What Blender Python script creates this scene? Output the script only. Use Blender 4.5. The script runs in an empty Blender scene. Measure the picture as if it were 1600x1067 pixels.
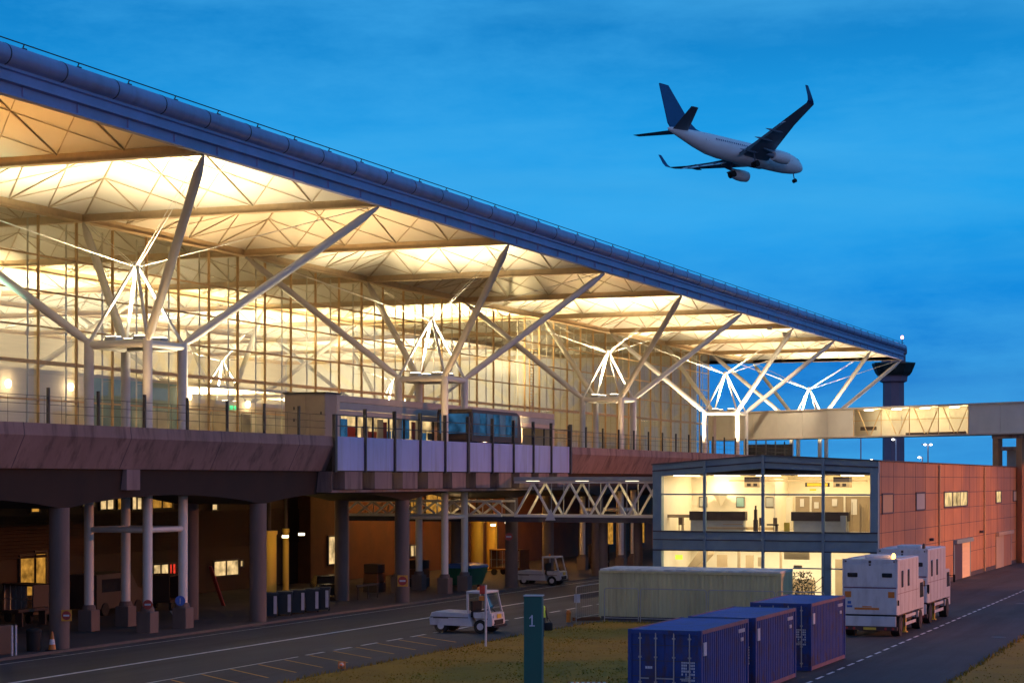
import bpy, bmesh, math, random
from mathutils import Vector, Matrix, Euler
R = math.radians
random.seed(7)
scene = bpy.context.scene
COL = scene.collection

# ------------------------------------------------------------------ camera
CAMH = 7.4
HEAD = R(21.42)
cam_d = bpy.data.cameras.new('camera'); cam = bpy.data.objects.new('camera', cam_d); COL.objects.link(cam)
cam.location = (0, 0, CAMH); cam.rotation_euler = (R(90), 0, HEAD - R(90))
cam_d.sensor_width = 36; cam_d.lens = 36 * 3170 / 1600
cam_d.shift_y = (750 - 533.5) / 1600
cam_d.clip_start = 1; cam_d.clip_end = 6000
scene.camera = cam
c_, s_ = math.cos(HEAD), math.sin(HEAD)

def xon(px, Y):            # distance along the building of the vertical seen at a column of the survey, on the plane y=Y
    k = (px - 800) / 3170; d = Y / (s_ - k * c_)
    return d * c_ + k * d * s_
def zon(px, py, Y):
    k = (px - 800) / 3170; d = Y / (s_ - k * c_)
    return CAMH + (750 - py) * d / 3170
def yonx(px, X):
    k = (px - 800) / 3170; d = X / (c_ + k * s_)
    return d * s_ - k * d * c_

# ------------------------------------------------------------------ materials
def nodes_of(name):
    m = bpy.data.materials.new(name); m.use_nodes = True
    nt = m.node_tree; nt.nodes.clear()
    out = nt.nodes.new('ShaderNodeOutputMaterial')
    return m, nt, out

def M(name, col, rough=.6, metal=0, var=.18, scale=1.5, stretch=(1, 1, 1), bump=.0, bscale=20, detail=5, spec=.5, grime=0, gcol=(.03, .025, .02), gscale=1.0, gstretch=(1, 1, .15), glo=.5, ghi=.72):
    m, nt, out = nodes_of(name)
    b = nt.nodes.new('ShaderNodeBsdfPrincipled')
    b.inputs['Roughness'].default_value = rough; b.inputs['Metallic'].default_value = metal
    b.inputs['Specular IOR Level'].default_value = spec
    tc = nt.nodes.new('ShaderNodeTexCoord'); mp = nt.nodes.new('ShaderNodeMapping')
    mp.inputs['Scale'].default_value = stretch
    nt.links.new(tc.outputs['Object'], mp.inputs['Vector'])
    n = nt.nodes.new('ShaderNodeTexNoise'); n.inputs['Scale'].default_value = scale; n.inputs['Detail'].default_value = detail
    n.inputs['Roughness'].default_value = .62
    nt.links.new(mp.outputs[0], n.inputs['Vector'])
    r = nt.nodes.new('ShaderNodeValToRGB')
    r.color_ramp.elements[0].position = .3; r.color_ramp.elements[1].position = .7
    r.color_ramp.elements[0].color = tuple(max(0, x * (1 - var)) for x in col) + (1,)
    r.color_ramp.elements[1].color = tuple(min(1, x * (1 + var)) for x in col) + (1,)
    nt.links.new(n.outputs['Fac'], r.inputs['Fac']); colour = r.outputs['Color']
    if grime:
        m2 = nt.nodes.new('ShaderNodeMapping'); m2.inputs['Scale'].default_value = gstretch; m2.inputs['Location'].default_value = (3.1, 7.7, 1.3); nt.links.new(tc.outputs['Object'], m2.inputs['Vector'])
        g = nt.nodes.new('ShaderNodeTexNoise'); g.inputs['Scale'].default_value = gscale; g.inputs['Detail'].default_value = 8; g.inputs['Roughness'].default_value = .65; nt.links.new(m2.outputs[0], g.inputs['Vector'])
        gr = nt.nodes.new('ShaderNodeMapRange'); gr.inputs['From Min'].default_value = glo; gr.inputs['From Max'].default_value = ghi; gr.inputs['To Max'].default_value = grime; nt.links.new(g.outputs['Fac'], gr.inputs['Value'])
        gm = nt.nodes.new('ShaderNodeMixRGB'); gm.inputs[2].default_value = (*gcol, 1); nt.links.new(gr.outputs[0], gm.inputs[0]); nt.links.new(colour, gm.inputs[1]); colour = gm.outputs[0]
    nt.links.new(colour, b.inputs['Base Color'])
    rr = nt.nodes.new('ShaderNodeMapRange'); rr.inputs['To Min'].default_value = max(.03, rough - .12); rr.inputs['To Max'].default_value = min(1, rough + .12)
    nt.links.new(n.outputs['Fac'], rr.inputs['Value']); nt.links.new(rr.outputs[0], b.inputs['Roughness'])
    if bump:
        n2 = nt.nodes.new('ShaderNodeTexNoise'); n2.inputs['Scale'].default_value = bscale; n2.inputs['Detail'].default_value = 4
        nt.links.new(mp.outputs[0], n2.inputs['Vector'])
        bp = nt.nodes.new('ShaderNodeBump'); bp.inputs['Strength'].default_value = bump; bp.inputs['Distance'].default_value = .05
        nt.links.new(n2.outputs['Fac'], bp.inputs['Height']); nt.links.new(bp.outputs[0], b.inputs['Normal'])
    nt.links.new(b.outputs[0], out.inputs['Surface'])
    return m

def EM(name, col, strength, var=0, scale=3):
    m, nt, out = nodes_of(name)
    e = nt.nodes.new('ShaderNodeEmission'); e.inputs['Color'].default_value = (*col, 1); e.inputs['Strength'].default_value = strength
    if var:
        tc = nt.nodes.new('ShaderNodeTexCoord'); n = nt.nodes.new('ShaderNodeTexNoise'); n.inputs['Scale'].default_value = scale
        mr = nt.nodes.new('ShaderNodeMapRange'); mr.inputs['From Min'].default_value = .3; mr.inputs['From Max'].default_value = .7
        mr.inputs['To Min'].default_value = strength * (1 - var); mr.inputs['To Max'].default_value = strength * (1 + var)
        nt.links.new(tc.outputs['Object'], n.inputs['Vector']); nt.links.new(n.outputs['Fac'], mr.inputs['Value']); nt.links.new(mr.outputs[0], e.inputs['Strength'])
    nt.links.new(e.outputs[0], out.inputs['Surface'])
    return m

def GLASS(name, tint=(.93, .97, .95), refl=.10, rough=.02, veil=0):
    m, nt, out = nodes_of(name)
    t = nt.nodes.new('ShaderNodeBsdfTransparent'); t.inputs['Color'].default_value = (*tint, 1)
    g = nt.nodes.new('ShaderNodeBsdfGlossy'); g.inputs['Roughness'].default_value = rough; g.inputs['Color'].default_value = (.9, .9, .9, 1)
    lw = nt.nodes.new('ShaderNodeLayerWeight'); lw.inputs['Blend'].default_value = .25
    mr = nt.nodes.new('ShaderNodeMapRange'); mr.inputs['To Min'].default_value = refl * .3; mr.inputs['To Max'].default_value = refl * 1.6
    nt.links.new(lw.outputs['Fresnel'], mr.inputs['Value'])
    mx = nt.nodes.new('ShaderNodeMixShader'); nt.links.new(mr.outputs[0], mx.inputs[0]); nt.links.new(t.outputs[0], mx.inputs[1]); nt.links.new(g.outputs[0], mx.inputs[2])
    if veil:
        tl = nt.nodes.new('ShaderNodeBsdfTranslucent'); tl.inputs['Color'].default_value = (.9, .92, .88, 1)
        m2 = nt.nodes.new('ShaderNodeMixShader'); m2.inputs[0].default_value = veil
        nt.links.new(mx.outputs[0], m2.inputs[1]); nt.links.new(tl.outputs[0], m2.inputs[2]); nt.links.new(m2.outputs[0], out.inputs['Surface'])
    else: nt.links.new(mx.outputs[0], out.inputs['Surface'])
    return m

m_asphalt = M('asphalt', (.043, .047, .058), .82, var=.4, scale=.3, bump=.25, bscale=30, detail=9, grime=.75, gcol=(.014, .014, .016), gscale=.9, gstretch=(.05, .9, 1), glo=.46, ghi=.7)
m_pave = M('pavement_concrete', (.075, .062, .055), .85, var=.3, scale=.6, bump=.2, detail=8)
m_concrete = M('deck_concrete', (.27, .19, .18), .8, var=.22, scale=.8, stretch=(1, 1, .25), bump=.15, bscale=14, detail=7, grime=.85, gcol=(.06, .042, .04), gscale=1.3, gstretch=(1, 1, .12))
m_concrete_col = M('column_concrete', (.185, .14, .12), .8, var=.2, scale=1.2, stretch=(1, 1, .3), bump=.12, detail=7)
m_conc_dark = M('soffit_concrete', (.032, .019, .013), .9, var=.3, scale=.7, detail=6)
m_white = M('white_steel_paint', (.82, .78, .70), .42, var=.05, scale=1.2)
m_white_cold = M('white_vehicle_paint', (.62, .63, .68), .35, var=.08, scale=1.2, detail=7, grime=.4, gcol=(.2, .18, .17), gscale=2.2, gstretch=(1, 1, .3), glo=.5, ghi=.75)
m_soffit = M('roof_soffit_panel', (.84, .78, .66), .7, var=.05, scale=.25)
m_rib = M('roof_rib', (.60, .48, .32), .6, var=.12)
m_beam = M('roof_beam_paint', (.74, .56, .34), .5, var=.12)
m_pale = M('pale_strip_paint', (.86, .82, .74), .5, var=.04)
m_gutter = M('gutter_metal', (.38, .37, .60), .42, metal=.0, var=.16, scale=.5, stretch=(.3, 1, 1), detail=7, grime=.45, gcol=(.13, .11, .18), gscale=1.1, gstretch=(1, .3, .3), glo=.48, ghi=.75)
m_fascia_beam = M('eave_beam_paint', (.33, .33, .56), .5, var=.15, scale=.6)
m_joint = M('dark_joint', (.06, .055, .07), .7)
m_mullion = M('brown_mullion', (.74, .50, .24), .5, var=.15)
m_innerpost = M('pale_inner_post', (.74, .68, .52), .5, var=.08)
m_cream = M('cream_wall_board', (.68, .58, .44), .65, var=.08, scale=1, stretch=(.2, 1, 4))
m_tealwall = M('teal_wall', (.20, .36, .36), .6, var=.1)
m_floor = M('hall_floor', (.62, .57, .48), .4, var=.1)
m_lav = M('fascia_panel_paint', (.40, .44, .78), .4, var=.1, scale=.8, stretch=(1, 1, .4), detail=6, grime=.45, gcol=(.12, .11, .16), gscale=1.6, gstretch=(1, 1, .1))
m_darkpost = M('dark_steel', (.045, .04, .04), .5, var=.2)
m_green_dark = M('dark_green_steel', (.02, .075, .06), .6, var=.2)
m_station = M('station_cladding', (.40, .33, .26), .6, var=.1, scale=.8)
m_station_l = M('station_end_cladding', (.62, .53, .44), .6, var=.08)
m_blueglass = M('blue_tinted_screen', (.05, .22, .38), .12, var=.3, scale=1.2)
m_dkglass = M('dark_window_glass', (.02, .022, .03), .08, var=.2)
m_lounge_steel = M('blue_grey_steel', (.20, .30, .36), .5, var=.12, scale=.8)
m_terracotta = M('salmon_wall_panel', (.39, .21, .11), .6, var=.2, scale=.35, detail=7, grime=.5, gcol=(.16, .07, .035), gscale=1.1, gstretch=(1, 1, .08), glo=.48, ghi=.75)
m_roofdark = M('roof_felt', (.10, .10, .11), .9, var=.2)
m_room = M('cream_room_wall', (.80, .74, .60), .7, var=.04)
m_brownboard = M('tan_partition', (.42, .32, .2), .6, var=.1)
m_dkbrown = M('dark_brown_board', (.06, .04, .035), .5, var=.2)
m_greypanel = M('grey_counter_panel', (.40, .42, .42), .5, var=.08)
m_gangway = M('gangway_panel', (.80, .74, .64), .6, var=.07, scale=.6, detail=6)
m_tower = M('tower_concrete', (.22, .17, .22), .8, var=.15, scale=.1)
m_towercab = M('tower_cab_dark', (.03, .04, .035), .3, var=.3, scale=.3)
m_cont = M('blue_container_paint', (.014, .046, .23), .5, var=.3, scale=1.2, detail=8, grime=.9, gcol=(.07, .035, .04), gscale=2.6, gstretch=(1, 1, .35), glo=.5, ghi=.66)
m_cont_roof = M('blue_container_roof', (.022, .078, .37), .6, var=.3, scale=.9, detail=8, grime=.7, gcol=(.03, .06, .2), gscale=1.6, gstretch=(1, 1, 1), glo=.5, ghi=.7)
m_cont_edge = M('orange_lit_rail', (.20, .09, .14), .6, var=.3, scale=3)  # orange floodlight on the container edges, put into the colour
m_steelgrey = M('galvanised_steel', (.45, .45, .46), .4, metal=.6, var=.15)
m_marks = M('faded_white_lettering', (.62, .62, .68), .6, var=.2, scale=20)
m_beige = M('cream_cabin_cladding', (.62, .60, .34), .6, var=.12, scale=.8, stretch=(1, 1, .3), detail=7, grime=.4, gcol=(.2, .17, .09), gscale=1.6, gstretch=(1, 1, .1))
m_beige_roof = M('cabin_roof_sheet', (.62, .62, .56), .6, var=.3, scale=1.5)
m_black = M('black_rubber', (.018, .017, .017), .8, var=.3)
m_chassis = M('chassis_paint', (.06, .03, .03), .6, var=.2)
m_orange = M('orange_reflector', (.62, .2, .03), .4, var=.1)
m_red = M('red_sign_paint', (.42, .04, .035), .45, var=.1)
m_yellow = M('yellow_paint', (.72, .52, .06), .5, var=.15)
m_hivis = M('hi_vis_cloth', (.55, .95, .12), .6, var=.08)
m_skin = M('skin', (.55, .36, .27), .6, var=.05)
m_cloth = M('dark_cloth', (.03, .03, .045), .8, var=.2)
m_hair = M('hair', (.05, .03, .02), .8)
m_greenpost = M('green_post_paint', (.0, .105, .08), .5, var=.12, scale=1)
m_white_line = M('white_road_paint', (.72, .72, .73), .7, var=.35, scale=2.5, detail=9)
m_yel_line = M('ochre_road_paint', (.75, .36, .05), .7, var=.3, scale=2.5, detail=9)
m_grass = M('dry_grass', (.30, .165, .003), .95, var=.18, scale=.5, bump=.3, bscale=12, detail=10)
m_grass_green = M('green_grass', (.22, .165, .006), .9, var=.3, scale=.5)
m_blue_sign = M('blue_sign_paint', (.03, .14, .55), .4)
m_bin = M('bin_plastic', (.02, .035, .045), .5, var=.2)
m_binlabel = M('bin_label', (.5, .5, .55), .6, var=.15)
m_binblue = M('blue_lid', (.02, .10, .30), .5, var=.2)
m_bingreen = M('green_skip_paint', (.02, .14, .08), .5, var=.2)
m_louvre = M('brown_louvre', (.042, .018, .009), .7, var=.25, scale=1)
m_rustwall = M('rust_brick_wall', (.15, .055, .018), .8, var=.25, scale=.8, bump=.1, detail=7)
m_yellowcol = M('yellow_painted_steel', (.75, .50, .10), .5, var=.12, scale=1, stretch=(1, 1, .2))
m_plane_white = M('aircraft_white', (.90, .92, .93), .3, var=.05, scale=.3)
m_plane_blue = M('aircraft_blue', (.02, .075, .22), .4, var=.1, scale=.3)
m_plane_grey = M('aircraft_grey', (.15, .20, .27), .45, var=.15, scale=.4)
m_plane_lgrey = M('aircraft_pale_grey', (.75, .80, .84), .45, var=.1, scale=.4)
m_conc_kerb = M('kerb_stone', (.12, .105, .095), .8, var=.2, scale=2)
m_carpaint = M('black_car_paint', (.015, .015, .018), .15, var=.2)
m_tan = M('tan_door', (.62, .46, .26), .5, var=.06)

m_glass = GLASS('hall_glass', (.96, .985, .96), .07, .02, .10)
m_glass_l = GLASS('lounge_glass', (.97, .97, .95), .05)
m_glass_cab = GLASS('cab_glass', (.55, .55, .56), .12)
e_uplight = EM('uplight_lens', (1, .86, .62), 14)
e_walllamp = EM('wall_lamp_glow', (1, .80, .48), 9)
e_exit = EM('exit_sign_glow', (.1, .95, .35), 1.6)
e_ceil = EM('ceiling_lamp_glow', (1, .84, .55), 6)
e_warmwin = EM('lit_window_warm', (1, .46, .07), .42, .6, 2.2)
e_palewin = EM('lit_window_pale', (1, .68, .30), .7, .75, 1.3)
e_redwin = EM('red_shop_light', (1, .06, .03), .8, .3, 3)
e_bluewin = EM('blue_screen_light', (.07, .27, .56), .27, .6, 1.4)
e_sodium = EM('sodium_lamp_glow', (1, .52, .16), 25)
e_white = EM('white_lamp_glow', (1, .95, .85), 6)
e_amber = EM('amber_beacon_glow', (1, .42, .08), 9)
e_redlamp = EM('red_beacon_glow', (1, .35, .25), 6)
e_yelsign = EM('yellow_sign_light', (1, .58, .04), 1.3)
e_head = EM('headlamp_glow', (1, .75, .45), 1.6)

# ------------------------------------------------------------------ mesh builder
class MB:
    def __init__(s): s.v = []; s.f = []; s.m = []
    def add(s, vs, fs, mi=0):
        o = len(s.v); s.v += [tuple(v) for v in vs]; s.f += [tuple(o + i for i in f) for f in fs]; s.m += [mi] * len(fs); return s
    def box(s, x0, x1, y0, y1, z0, z1, mi=0):
        x0, x1 = min(x0, x1), max(x0, x1); y0, y1 = min(y0, y1), max(y0, y1); z0, z1 = min(z0, z1), max(z0, z1)
        return s.add([(x0, y0, z0), (x1, y0, z0), (x1, y1, z0), (x0, y1, z0), (x0, y0, z1), (x1, y0, z1), (x1, y1, z1), (x0, y1, z1)],
                     [(3, 2, 1, 0), (4, 5, 6, 7), (0, 1, 5, 4), (1, 2, 6, 5), (2, 3, 7, 6), (3, 0, 4, 7)], mi)
    def bbox(s, x0, x1, y0, y1, z0, z1, b, mi=0):          # box with bevelled edges
        bm = bmesh.new(); bmesh.ops.create_cube(bm, size=1)
        bmesh.ops.scale(bm, vec=(abs(x1 - x0), abs(y1 - y0), abs(z1 - z0)), verts=bm.verts)
        bmesh.ops.translate(bm, vec=((x0 + x1) / 2, (y0 + y1) / 2, (z0 + z1) / 2), verts=bm.verts)
        bmesh.ops.bevel(bm, geom=bm.edges[:], offset=b, segments=2, profile=.6, affect='EDGES')
        bm.verts.index_update()
        s.add([v.co[:] for v in bm.verts], [[v.index for v in f.verts] for f in bm.faces], mi); bm.free(); return s
    def tube(s, p, q, r0, r1=None, n=10, mi=0):
        r1 = r0 if r1 is None else r1
        p, q = Vector(p), Vector(q); d = (q - p).normalized()
        a = d.orthogonal().normalized(); b = d.cross(a)
        vs = []
        for (c, r) in ((p, r0), (q, r1)):
            for i in range(n):
                t = 2 * math.pi * i / n; vs.append(c + a * (r * math.cos(t)) + b * (r * math.sin(t)))
        fs = [(i, (i + 1) % n, n + (i + 1) % n, n + i) for i in range(n)] + [tuple(range(n))[::-1], tuple(range(n, 2 * n))]
        return s.add(vs, fs, mi)
    def bar(s, p, q, w, h, mi=0):                             # rectangular bar, w sideways, h upwards
        p, q = Vector(p), Vector(q); d = (q - p).normalized()
        a = Vector((0, 0, 1)).cross(d)
        a = a.normalized() if a.length > 1e-4 else Vector((1, 0, 0))
        b = d.cross(a)
        vs = [c + a * (w / 2 * i) + b * (h / 2 * j) for c in (p, q) for (i, j) in ((-1, -1), (1, -1), (1, 1), (-1, 1))]
        return s.add(vs, [(3, 2, 1, 0), (4, 5, 6, 7), (0, 1, 5, 4), (1, 2, 6, 5), (2, 3, 7, 6), (3, 0, 4, 7)], mi)
    def prism(s, poly, axis, a, b, mi=0):                     # poly in the two other axes (x: (y,z), y: (x,z), z: (x,y))
        def mk(u, v, w): return {'x': (w, u, v), 'y': (u, w, v), 'z': (u, v, w)}[axis]
        n = len(poly)
        vs = [mk(u, v, a) for u, v in poly] + [mk(u, v, b) for u, v in poly]
        fs = [(i, (i + 1) % n, n + (i + 1) % n, n + i) for i in range(n)] + [tuple(range(n))[::-1], tuple(range(n, 2 * n))]
        return s.add(vs, fs, mi)
    def loft(s, rings, mi=0, cap=True):
        n = len(rings[0]); vs = [v for r in rings for v in r]; fs = []
        for k in range(len(rings) - 1):
            for i in range(n):
                fs.append((k * n + i, k * n + (i + 1) % n, (k + 1) * n + (i + 1) % n, (k + 1) * n + i))
        if cap: fs += [tuple(range(n))[::-1], tuple(range((len(rings) - 1) * n, len(rings) * n))]
        return s.add(vs, fs, mi)
    def lathe(s, c, prof, n=16, mi=0):                        # prof: (r, z)
        return s.loft([[(c[0] + r * math.cos(2 * math.pi * i / n), c[1] + r * math.sin(2 * math.pi * i / n), c[2] + z) for i in range(n)] for r, z in prof], mi)
    def quad(s, a, b, c, d, mi=0): return s.add([a, b, c, d], [(0, 1, 2, 3)], mi)
    def disc(s, c, nrm, r, n=20, t=.02, mi=0):
        nrm = Vector(nrm).normalized(); return s.tube(Vector(c), Vector(c) + nrm * t, r, r, n, mi)
    def build(s, name, mats, parent=None, smooth=False, base=None):
        me = bpy.data.meshes.new(name); me.from_pydata(s.v, [], s.f)
        for m in (mats if isinstance(mats, (list, tuple)) else [mats]): me.materials.append(m)
        me.polygons.foreach_set('material_index', s.m)
        bm = bmesh.new(); bm.from_mesh(me); bmesh.ops.recalc_face_normals(bm, faces=bm.faces); bm.to_mesh(me); bm.free()
        if smooth:
            me.polygons.foreach_set('use_smooth', [True] * len(me.polygons)); me.set_sharp_from_angle(angle=R(38))
        me.update()
        o = bpy.data.objects.new(name, me); COL.objects.link(o)
        if parent:
            o.parent = parent
            b = parent.get('_base')
            if b is not None: o.matrix_parent_inverse = Matrix.Translation((-b[0], -b[1], -b[2]))
        return o

def tag(o, label=None, cat=None, group=None, kind=None):
    if label: o['label'] = label
    if cat: o['category'] = cat
    if group: o['group'] = group
    if kind: o['kind'] = kind
    return o
ROOTS = []
def thing(name, label, cat, base=None, group=None):
    """Empty at the thing's base. base given: children are written in world coordinates; else local."""
    o = bpy.data.objects.new(name, None); COL.objects.link(o); o.empty_display_size = .3
    if base is not None: o.location = base; o['_base'] = list(base); ROOTS.append(o)
    return tag(o, label, cat, group)
def copy_tree(o, parent=None):
    c = o.copy(); COL.objects.link(c)
    if parent: c.parent = parent
    for ch in list(o.children): copy_tree(ch, c)
    return c

# ------------------------------------------------------------------ world, sun
w = bpy.data.worlds.new('World'); scene.world = w; w.use_nodes = True
nt = w.node_tree; nt.nodes.clear(); N = nt.nodes.new; L = nt.links.new
wo = N('ShaderNodeOutputWorld'); bg = N('ShaderNodeBackground'); L(bg.outputs[0], wo.inputs[0])
tc = N('ShaderNodeTexCoord'); sp = N('ShaderNodeSeparateXYZ'); L(tc.outputs['Generated'], sp.inputs[0])
ramp = N('ShaderNodeValToRGB'); L(sp.outputs['Z'], ramp.inputs['Fac'])
el = ramp.color_ramp.elements
stops = [(0, (.0005, .120, .50)), (.045, (.001, .15, .58)), (.09, (.006, .26, .74)), (.135, (.014, .38, .88)), (.185, (.010, .30, .74)), (.245, (.003, .185, .54)), (.40, (.006, .12, .38)), (1, (.015, .07, .24))]
el[0].position, el[0].color = stops[0][0], (*stops[0][1], 1); el[1].position, el[1].color = stops[-1][0], (*stops[-1][1], 1)
for p, cc in stops[1:-1]:
    e = el.new(p); e.color = (*cc, 1)
# wisps of cloud: noise stretched along the horizon
mp = N('ShaderNodeMapping'); mp.inputs['Scale'].default_value = (2.2, 2.2, 15); mp.inputs['Rotation'].default_value = (R(4), R(-3), 0); L(tc.outputs['Generated'], mp.inputs['Vector'])
nz = N('ShaderNodeTexNoise'); nz.inputs['Scale'].default_value = 1.5; nz.inputs['Detail'].default_value = 6; nz.inputs['Roughness'].default_value = .5; nz.inputs['Distortion'].default_value = .35
L(mp.outputs[0], nz.inputs['Vector'])
cr = N('ShaderNodeValToRGB'); cr.color_ramp.elements[0].position = .44; cr.color_ramp.elements[0].color = (0, 0, 0, 1); cr.color_ramp.elements[1].position = .74; cr.color_ramp.elements[1].color = (1, 1, 1, 1)
L(nz.outputs['Fac'], cr.inputs['Fac'])
cm = N('ShaderNodeMath'); cm.operation = 'MULTIPLY'; cm.inputs[1].default_value = .7; L(cr.outputs['Color'], cm.inputs[0])
mixc = N('ShaderNodeMixRGB'); mixc.inputs[2].default_value = (.075, .46, .86, 1); L(cm.outputs[0], mixc.inputs[0]); L(ramp.outputs['Color'], mixc.inputs[1])
mp2 = N('ShaderNodeMapping'); mp2.inputs['Scale'].default_value = (1.5, 1.5, 9); mp2.inputs['Location'].default_value = (3, 1, 2); L(tc.outputs['Generated'], mp2.inputs['Vector'])
nz2 = N('ShaderNodeTexNoise'); nz2.inputs['Scale'].default_value = 1.5; nz2.inputs['Detail'].default_value = 6; L(mp2.outputs[0], nz2.inputs['Vector'])
cr2 = N('ShaderNodeValToRGB'); cr2.color_ramp.elements[0].position = .5; cr2.color_ramp.elements[0].color = (0, 0, 0, 1); cr2.color_ramp.elements[1].position = .78; cr2.color_ramp.elements[1].color = (.35, .35, .35, 1)
L(nz2.outputs['Fac'], cr2.inputs['Fac'])
mixd = N('ShaderNodeMixRGB'); mixd.inputs[2].default_value = (.002, .17, .50, 1); L(cr2.outputs['Color'], mixd.inputs[0]); L(mixc.outputs[0], mixd.inputs[1])
nz3 = N('ShaderNodeTexNoise'); nz3.inputs['Scale'].default_value = 6; nz3.inputs['Detail'].default_value = 9; nz3.inputs['Roughness'].default_value = .68
mp3 = N('ShaderNodeMapping'); mp3.inputs['Scale'].default_value = (1, 1, 3.2); mp3.inputs['Rotation'].default_value = (0, R(5), 0); L(tc.outputs['Generated'], mp3.inputs['Vector']); L(mp3.outputs[0], nz3.inputs['Vector'])
mr3 = N('ShaderNodeMapRange'); mr3.inputs['From Min'].default_value = .42; mr3.inputs['From Max'].default_value = .72; mr3.inputs['To Max'].default_value = .6; L(nz3.outputs['Fac'], mr3.inputs['Value'])
mixe = N('ShaderNodeMixRGB'); mixe.inputs[2].default_value = (.05, .40, .84, 1); L(mr3.outputs[0], mixe.inputs[0]); L(mixd.outputs[0], mixe.inputs[1]); mixd = mixe
# afterglow in the sky behind the camera
dt = N('ShaderNodeVectorMath'); dt.operation = 'DOT_PRODUCT'; dt.inputs[1].default_value = (-.93, -.36, .0); L(tc.outputs['Generated'], dt.inputs[0])
mr = N('ShaderNodeMapRange'); mr.interpolation_type = 'SMOOTHSTEP'; mr.inputs['From Min'].default_value = -.1; mr.inputs['From Max'].default_value = .95; L(dt.outputs['Value'], mr.inputs['Value'])
mixg = N('ShaderNodeMixRGB'); mixg.inputs[2].default_value = (.145, .205, .47, 1); L(mr.outputs[0], mixg.inputs[0]); L(mixd.outputs[0], mixg.inputs[1])
SUN_EL, SUN_AZ = R(3), math.atan2(-.36, -.93)
sky = N('ShaderNodeTexSky'); sky.sky_type = 'NISHITA'; sky.sun_disc = False; sky.sun_elevation = SUN_EL; sky.sun_rotation = R(90) - SUN_AZ
sg = N('ShaderNodeVectorMath'); sg.operation = 'SCALE'; sg.inputs['Scale'].default_value = .0006; L(sky.outputs[0], sg.inputs[0])
ad = N('ShaderNodeVectorMath'); ad.operation = 'ADD'; L(mixg.outputs[0], ad.inputs[0]); L(sg.outputs[0], ad.inputs[1])
L(ad.outputs[0], bg.inputs['Color']); bg.inputs['Strength'].default_value = 1.0

def lamp(kind, name, loc, energy, col, target=None, parent=None, **kw):
    d = bpy.data.lights.new(name, kind); d.energy = energy; d.color = col
    for k, v in kw.items(): setattr(d, k, v)
    o = bpy.data.objects.new(name, d); COL.objects.link(o); o.location = loc
    if target is not None:
        o.rotation_euler = (Vector(target) - Vector(loc)).to_track_quat('-Z', 'Y').to_euler()
    return o
lamp('SUN', 'sun', (-60, -25, 30), .12, (1, .62, .38), target=(-60 + .93, -25 + .36, 30 - math.tan(SUN_EL)), angle=R(12))

vs = scene.view_settings; scene.display_settings.display_device = 'sRGB'
vs.view_transform = 'Standard'; vs.look = 'None'; vs.exposure = 0; vs.gamma = 1; vs.use_curve_mapping = False
cy = scene.cycles
cy.use_denoising = True; cy.max_bounces = 7; cy.diffuse_bounces = 4; cy.glossy_bounces = 2; cy.transmission_bounces = 3; cy.transparent_max_bounces = 24
cy.sample_clamp_indirect = 4; cy.caustics_reflective = False; cy.caustics_refractive = False; cy.use_adaptive_sampling = True; cy.adaptive_threshold = .02

WARM = (1, .70, .34)
# ------------------------------------------------------------------ grid of the roof
S = 18.058; GX0, GY0 = 77.1, 44.6; ZE = 21.74
gx = lambda k: GX0 + S * k
gy = lambda j: GY0 + S * j
KX0, KX1, ROWS = -3, 9, 4
DECK = 9.6

term = thing('airport_terminal', 'long glass terminal hall glowing under a white roof on branching steel trees', 'terminal building', (gx(3), gy(1), DECK))

# roof domes
H_D = 2.05
def dome_z(u, v):
    m = max(abs(u), abs(v)); return H_D * min(1, (1 - m) / .60)
def dome_mesh():
    b = MB(); n = 10; half = S / 2 - .36
    for off in (0, .16):
        vs, fs = [], []
        for i in range(n + 1):
            for j in range(n + 1):
                u, v = -1 + 2 * i / n, -1 + 2 * j / n
                vs.append((u * half, v * half, .2 + dome_z(u, v) + off))
        for i in range(n):
            for j in range(n):
                a = i * (n + 1) + j; q = (a, a + 1, a + n + 2, a + n + 1)
                u, v = -1 + (2 * i + 1) / n, -1 + (2 * j + 1) / n
                if u * v > 0: fs += [(q[0], q[1], q[2]), (q[0], q[2], q[3])]
                else: fs += [(q[0], q[1], q[3]), (q[1], q[2], q[3])]
        b.add(vs, fs)
    return b
def lattice_mesh():
    b = MB(); half = S / 2 - .36
    def P(u, v, k): 
        x, y = ((u, v), (-v, u), (-u, -v), (v, -u))[k]
        return Vector((x * half, y * half, .2 + dome_z(x, y) - .07))
    def line(a, c, k, w):
        n = 5; pts = [P(a[0] + (c[0] - a[0]) * t / n, a[1] + (c[1] - a[1]) * t / n, k) for t in range(n + 1)]
        for p, q in zip(pts, pts[1:]): b.bar(p, q, w, w)
    for k in range(4):
        for u in (-.6, -.2, .2, .6):
            line((u, 1), (u, max(abs(u), .4)), k, .055)
        for u0 in (-1, -.6, -.2, .2, .6, 1):
            for sgn in (1, -1):
                t = min((1 - u0 * sgn) / 2, .6)
                if u0 * sgn < .95 and t > .05: line((u0, 1), (u0 + sgn * t, 1 - t), k, .04)
        line((-.4, .4), (.4, .4), k, .06); line((1, 1), (.4, .4), k, .07)
    return b
d0 = None
for k in range(KX0, KX1):
    for j in range(ROWS):
        if d0 is None:
            d0 = dome_mesh().build('roof_dome', m_soffit, term); l0 = lattice_mesh().build('dome_lattice', m_rib, d0)
            d, l = d0, l0
        else:
            d = d0.copy(); COL.objects.link(d); l = l0.copy(); COL.objects.link(l); l.parent = d
        d.location = (gx(k) + S / 2, gy(j) + S / 2, ZE)
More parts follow.
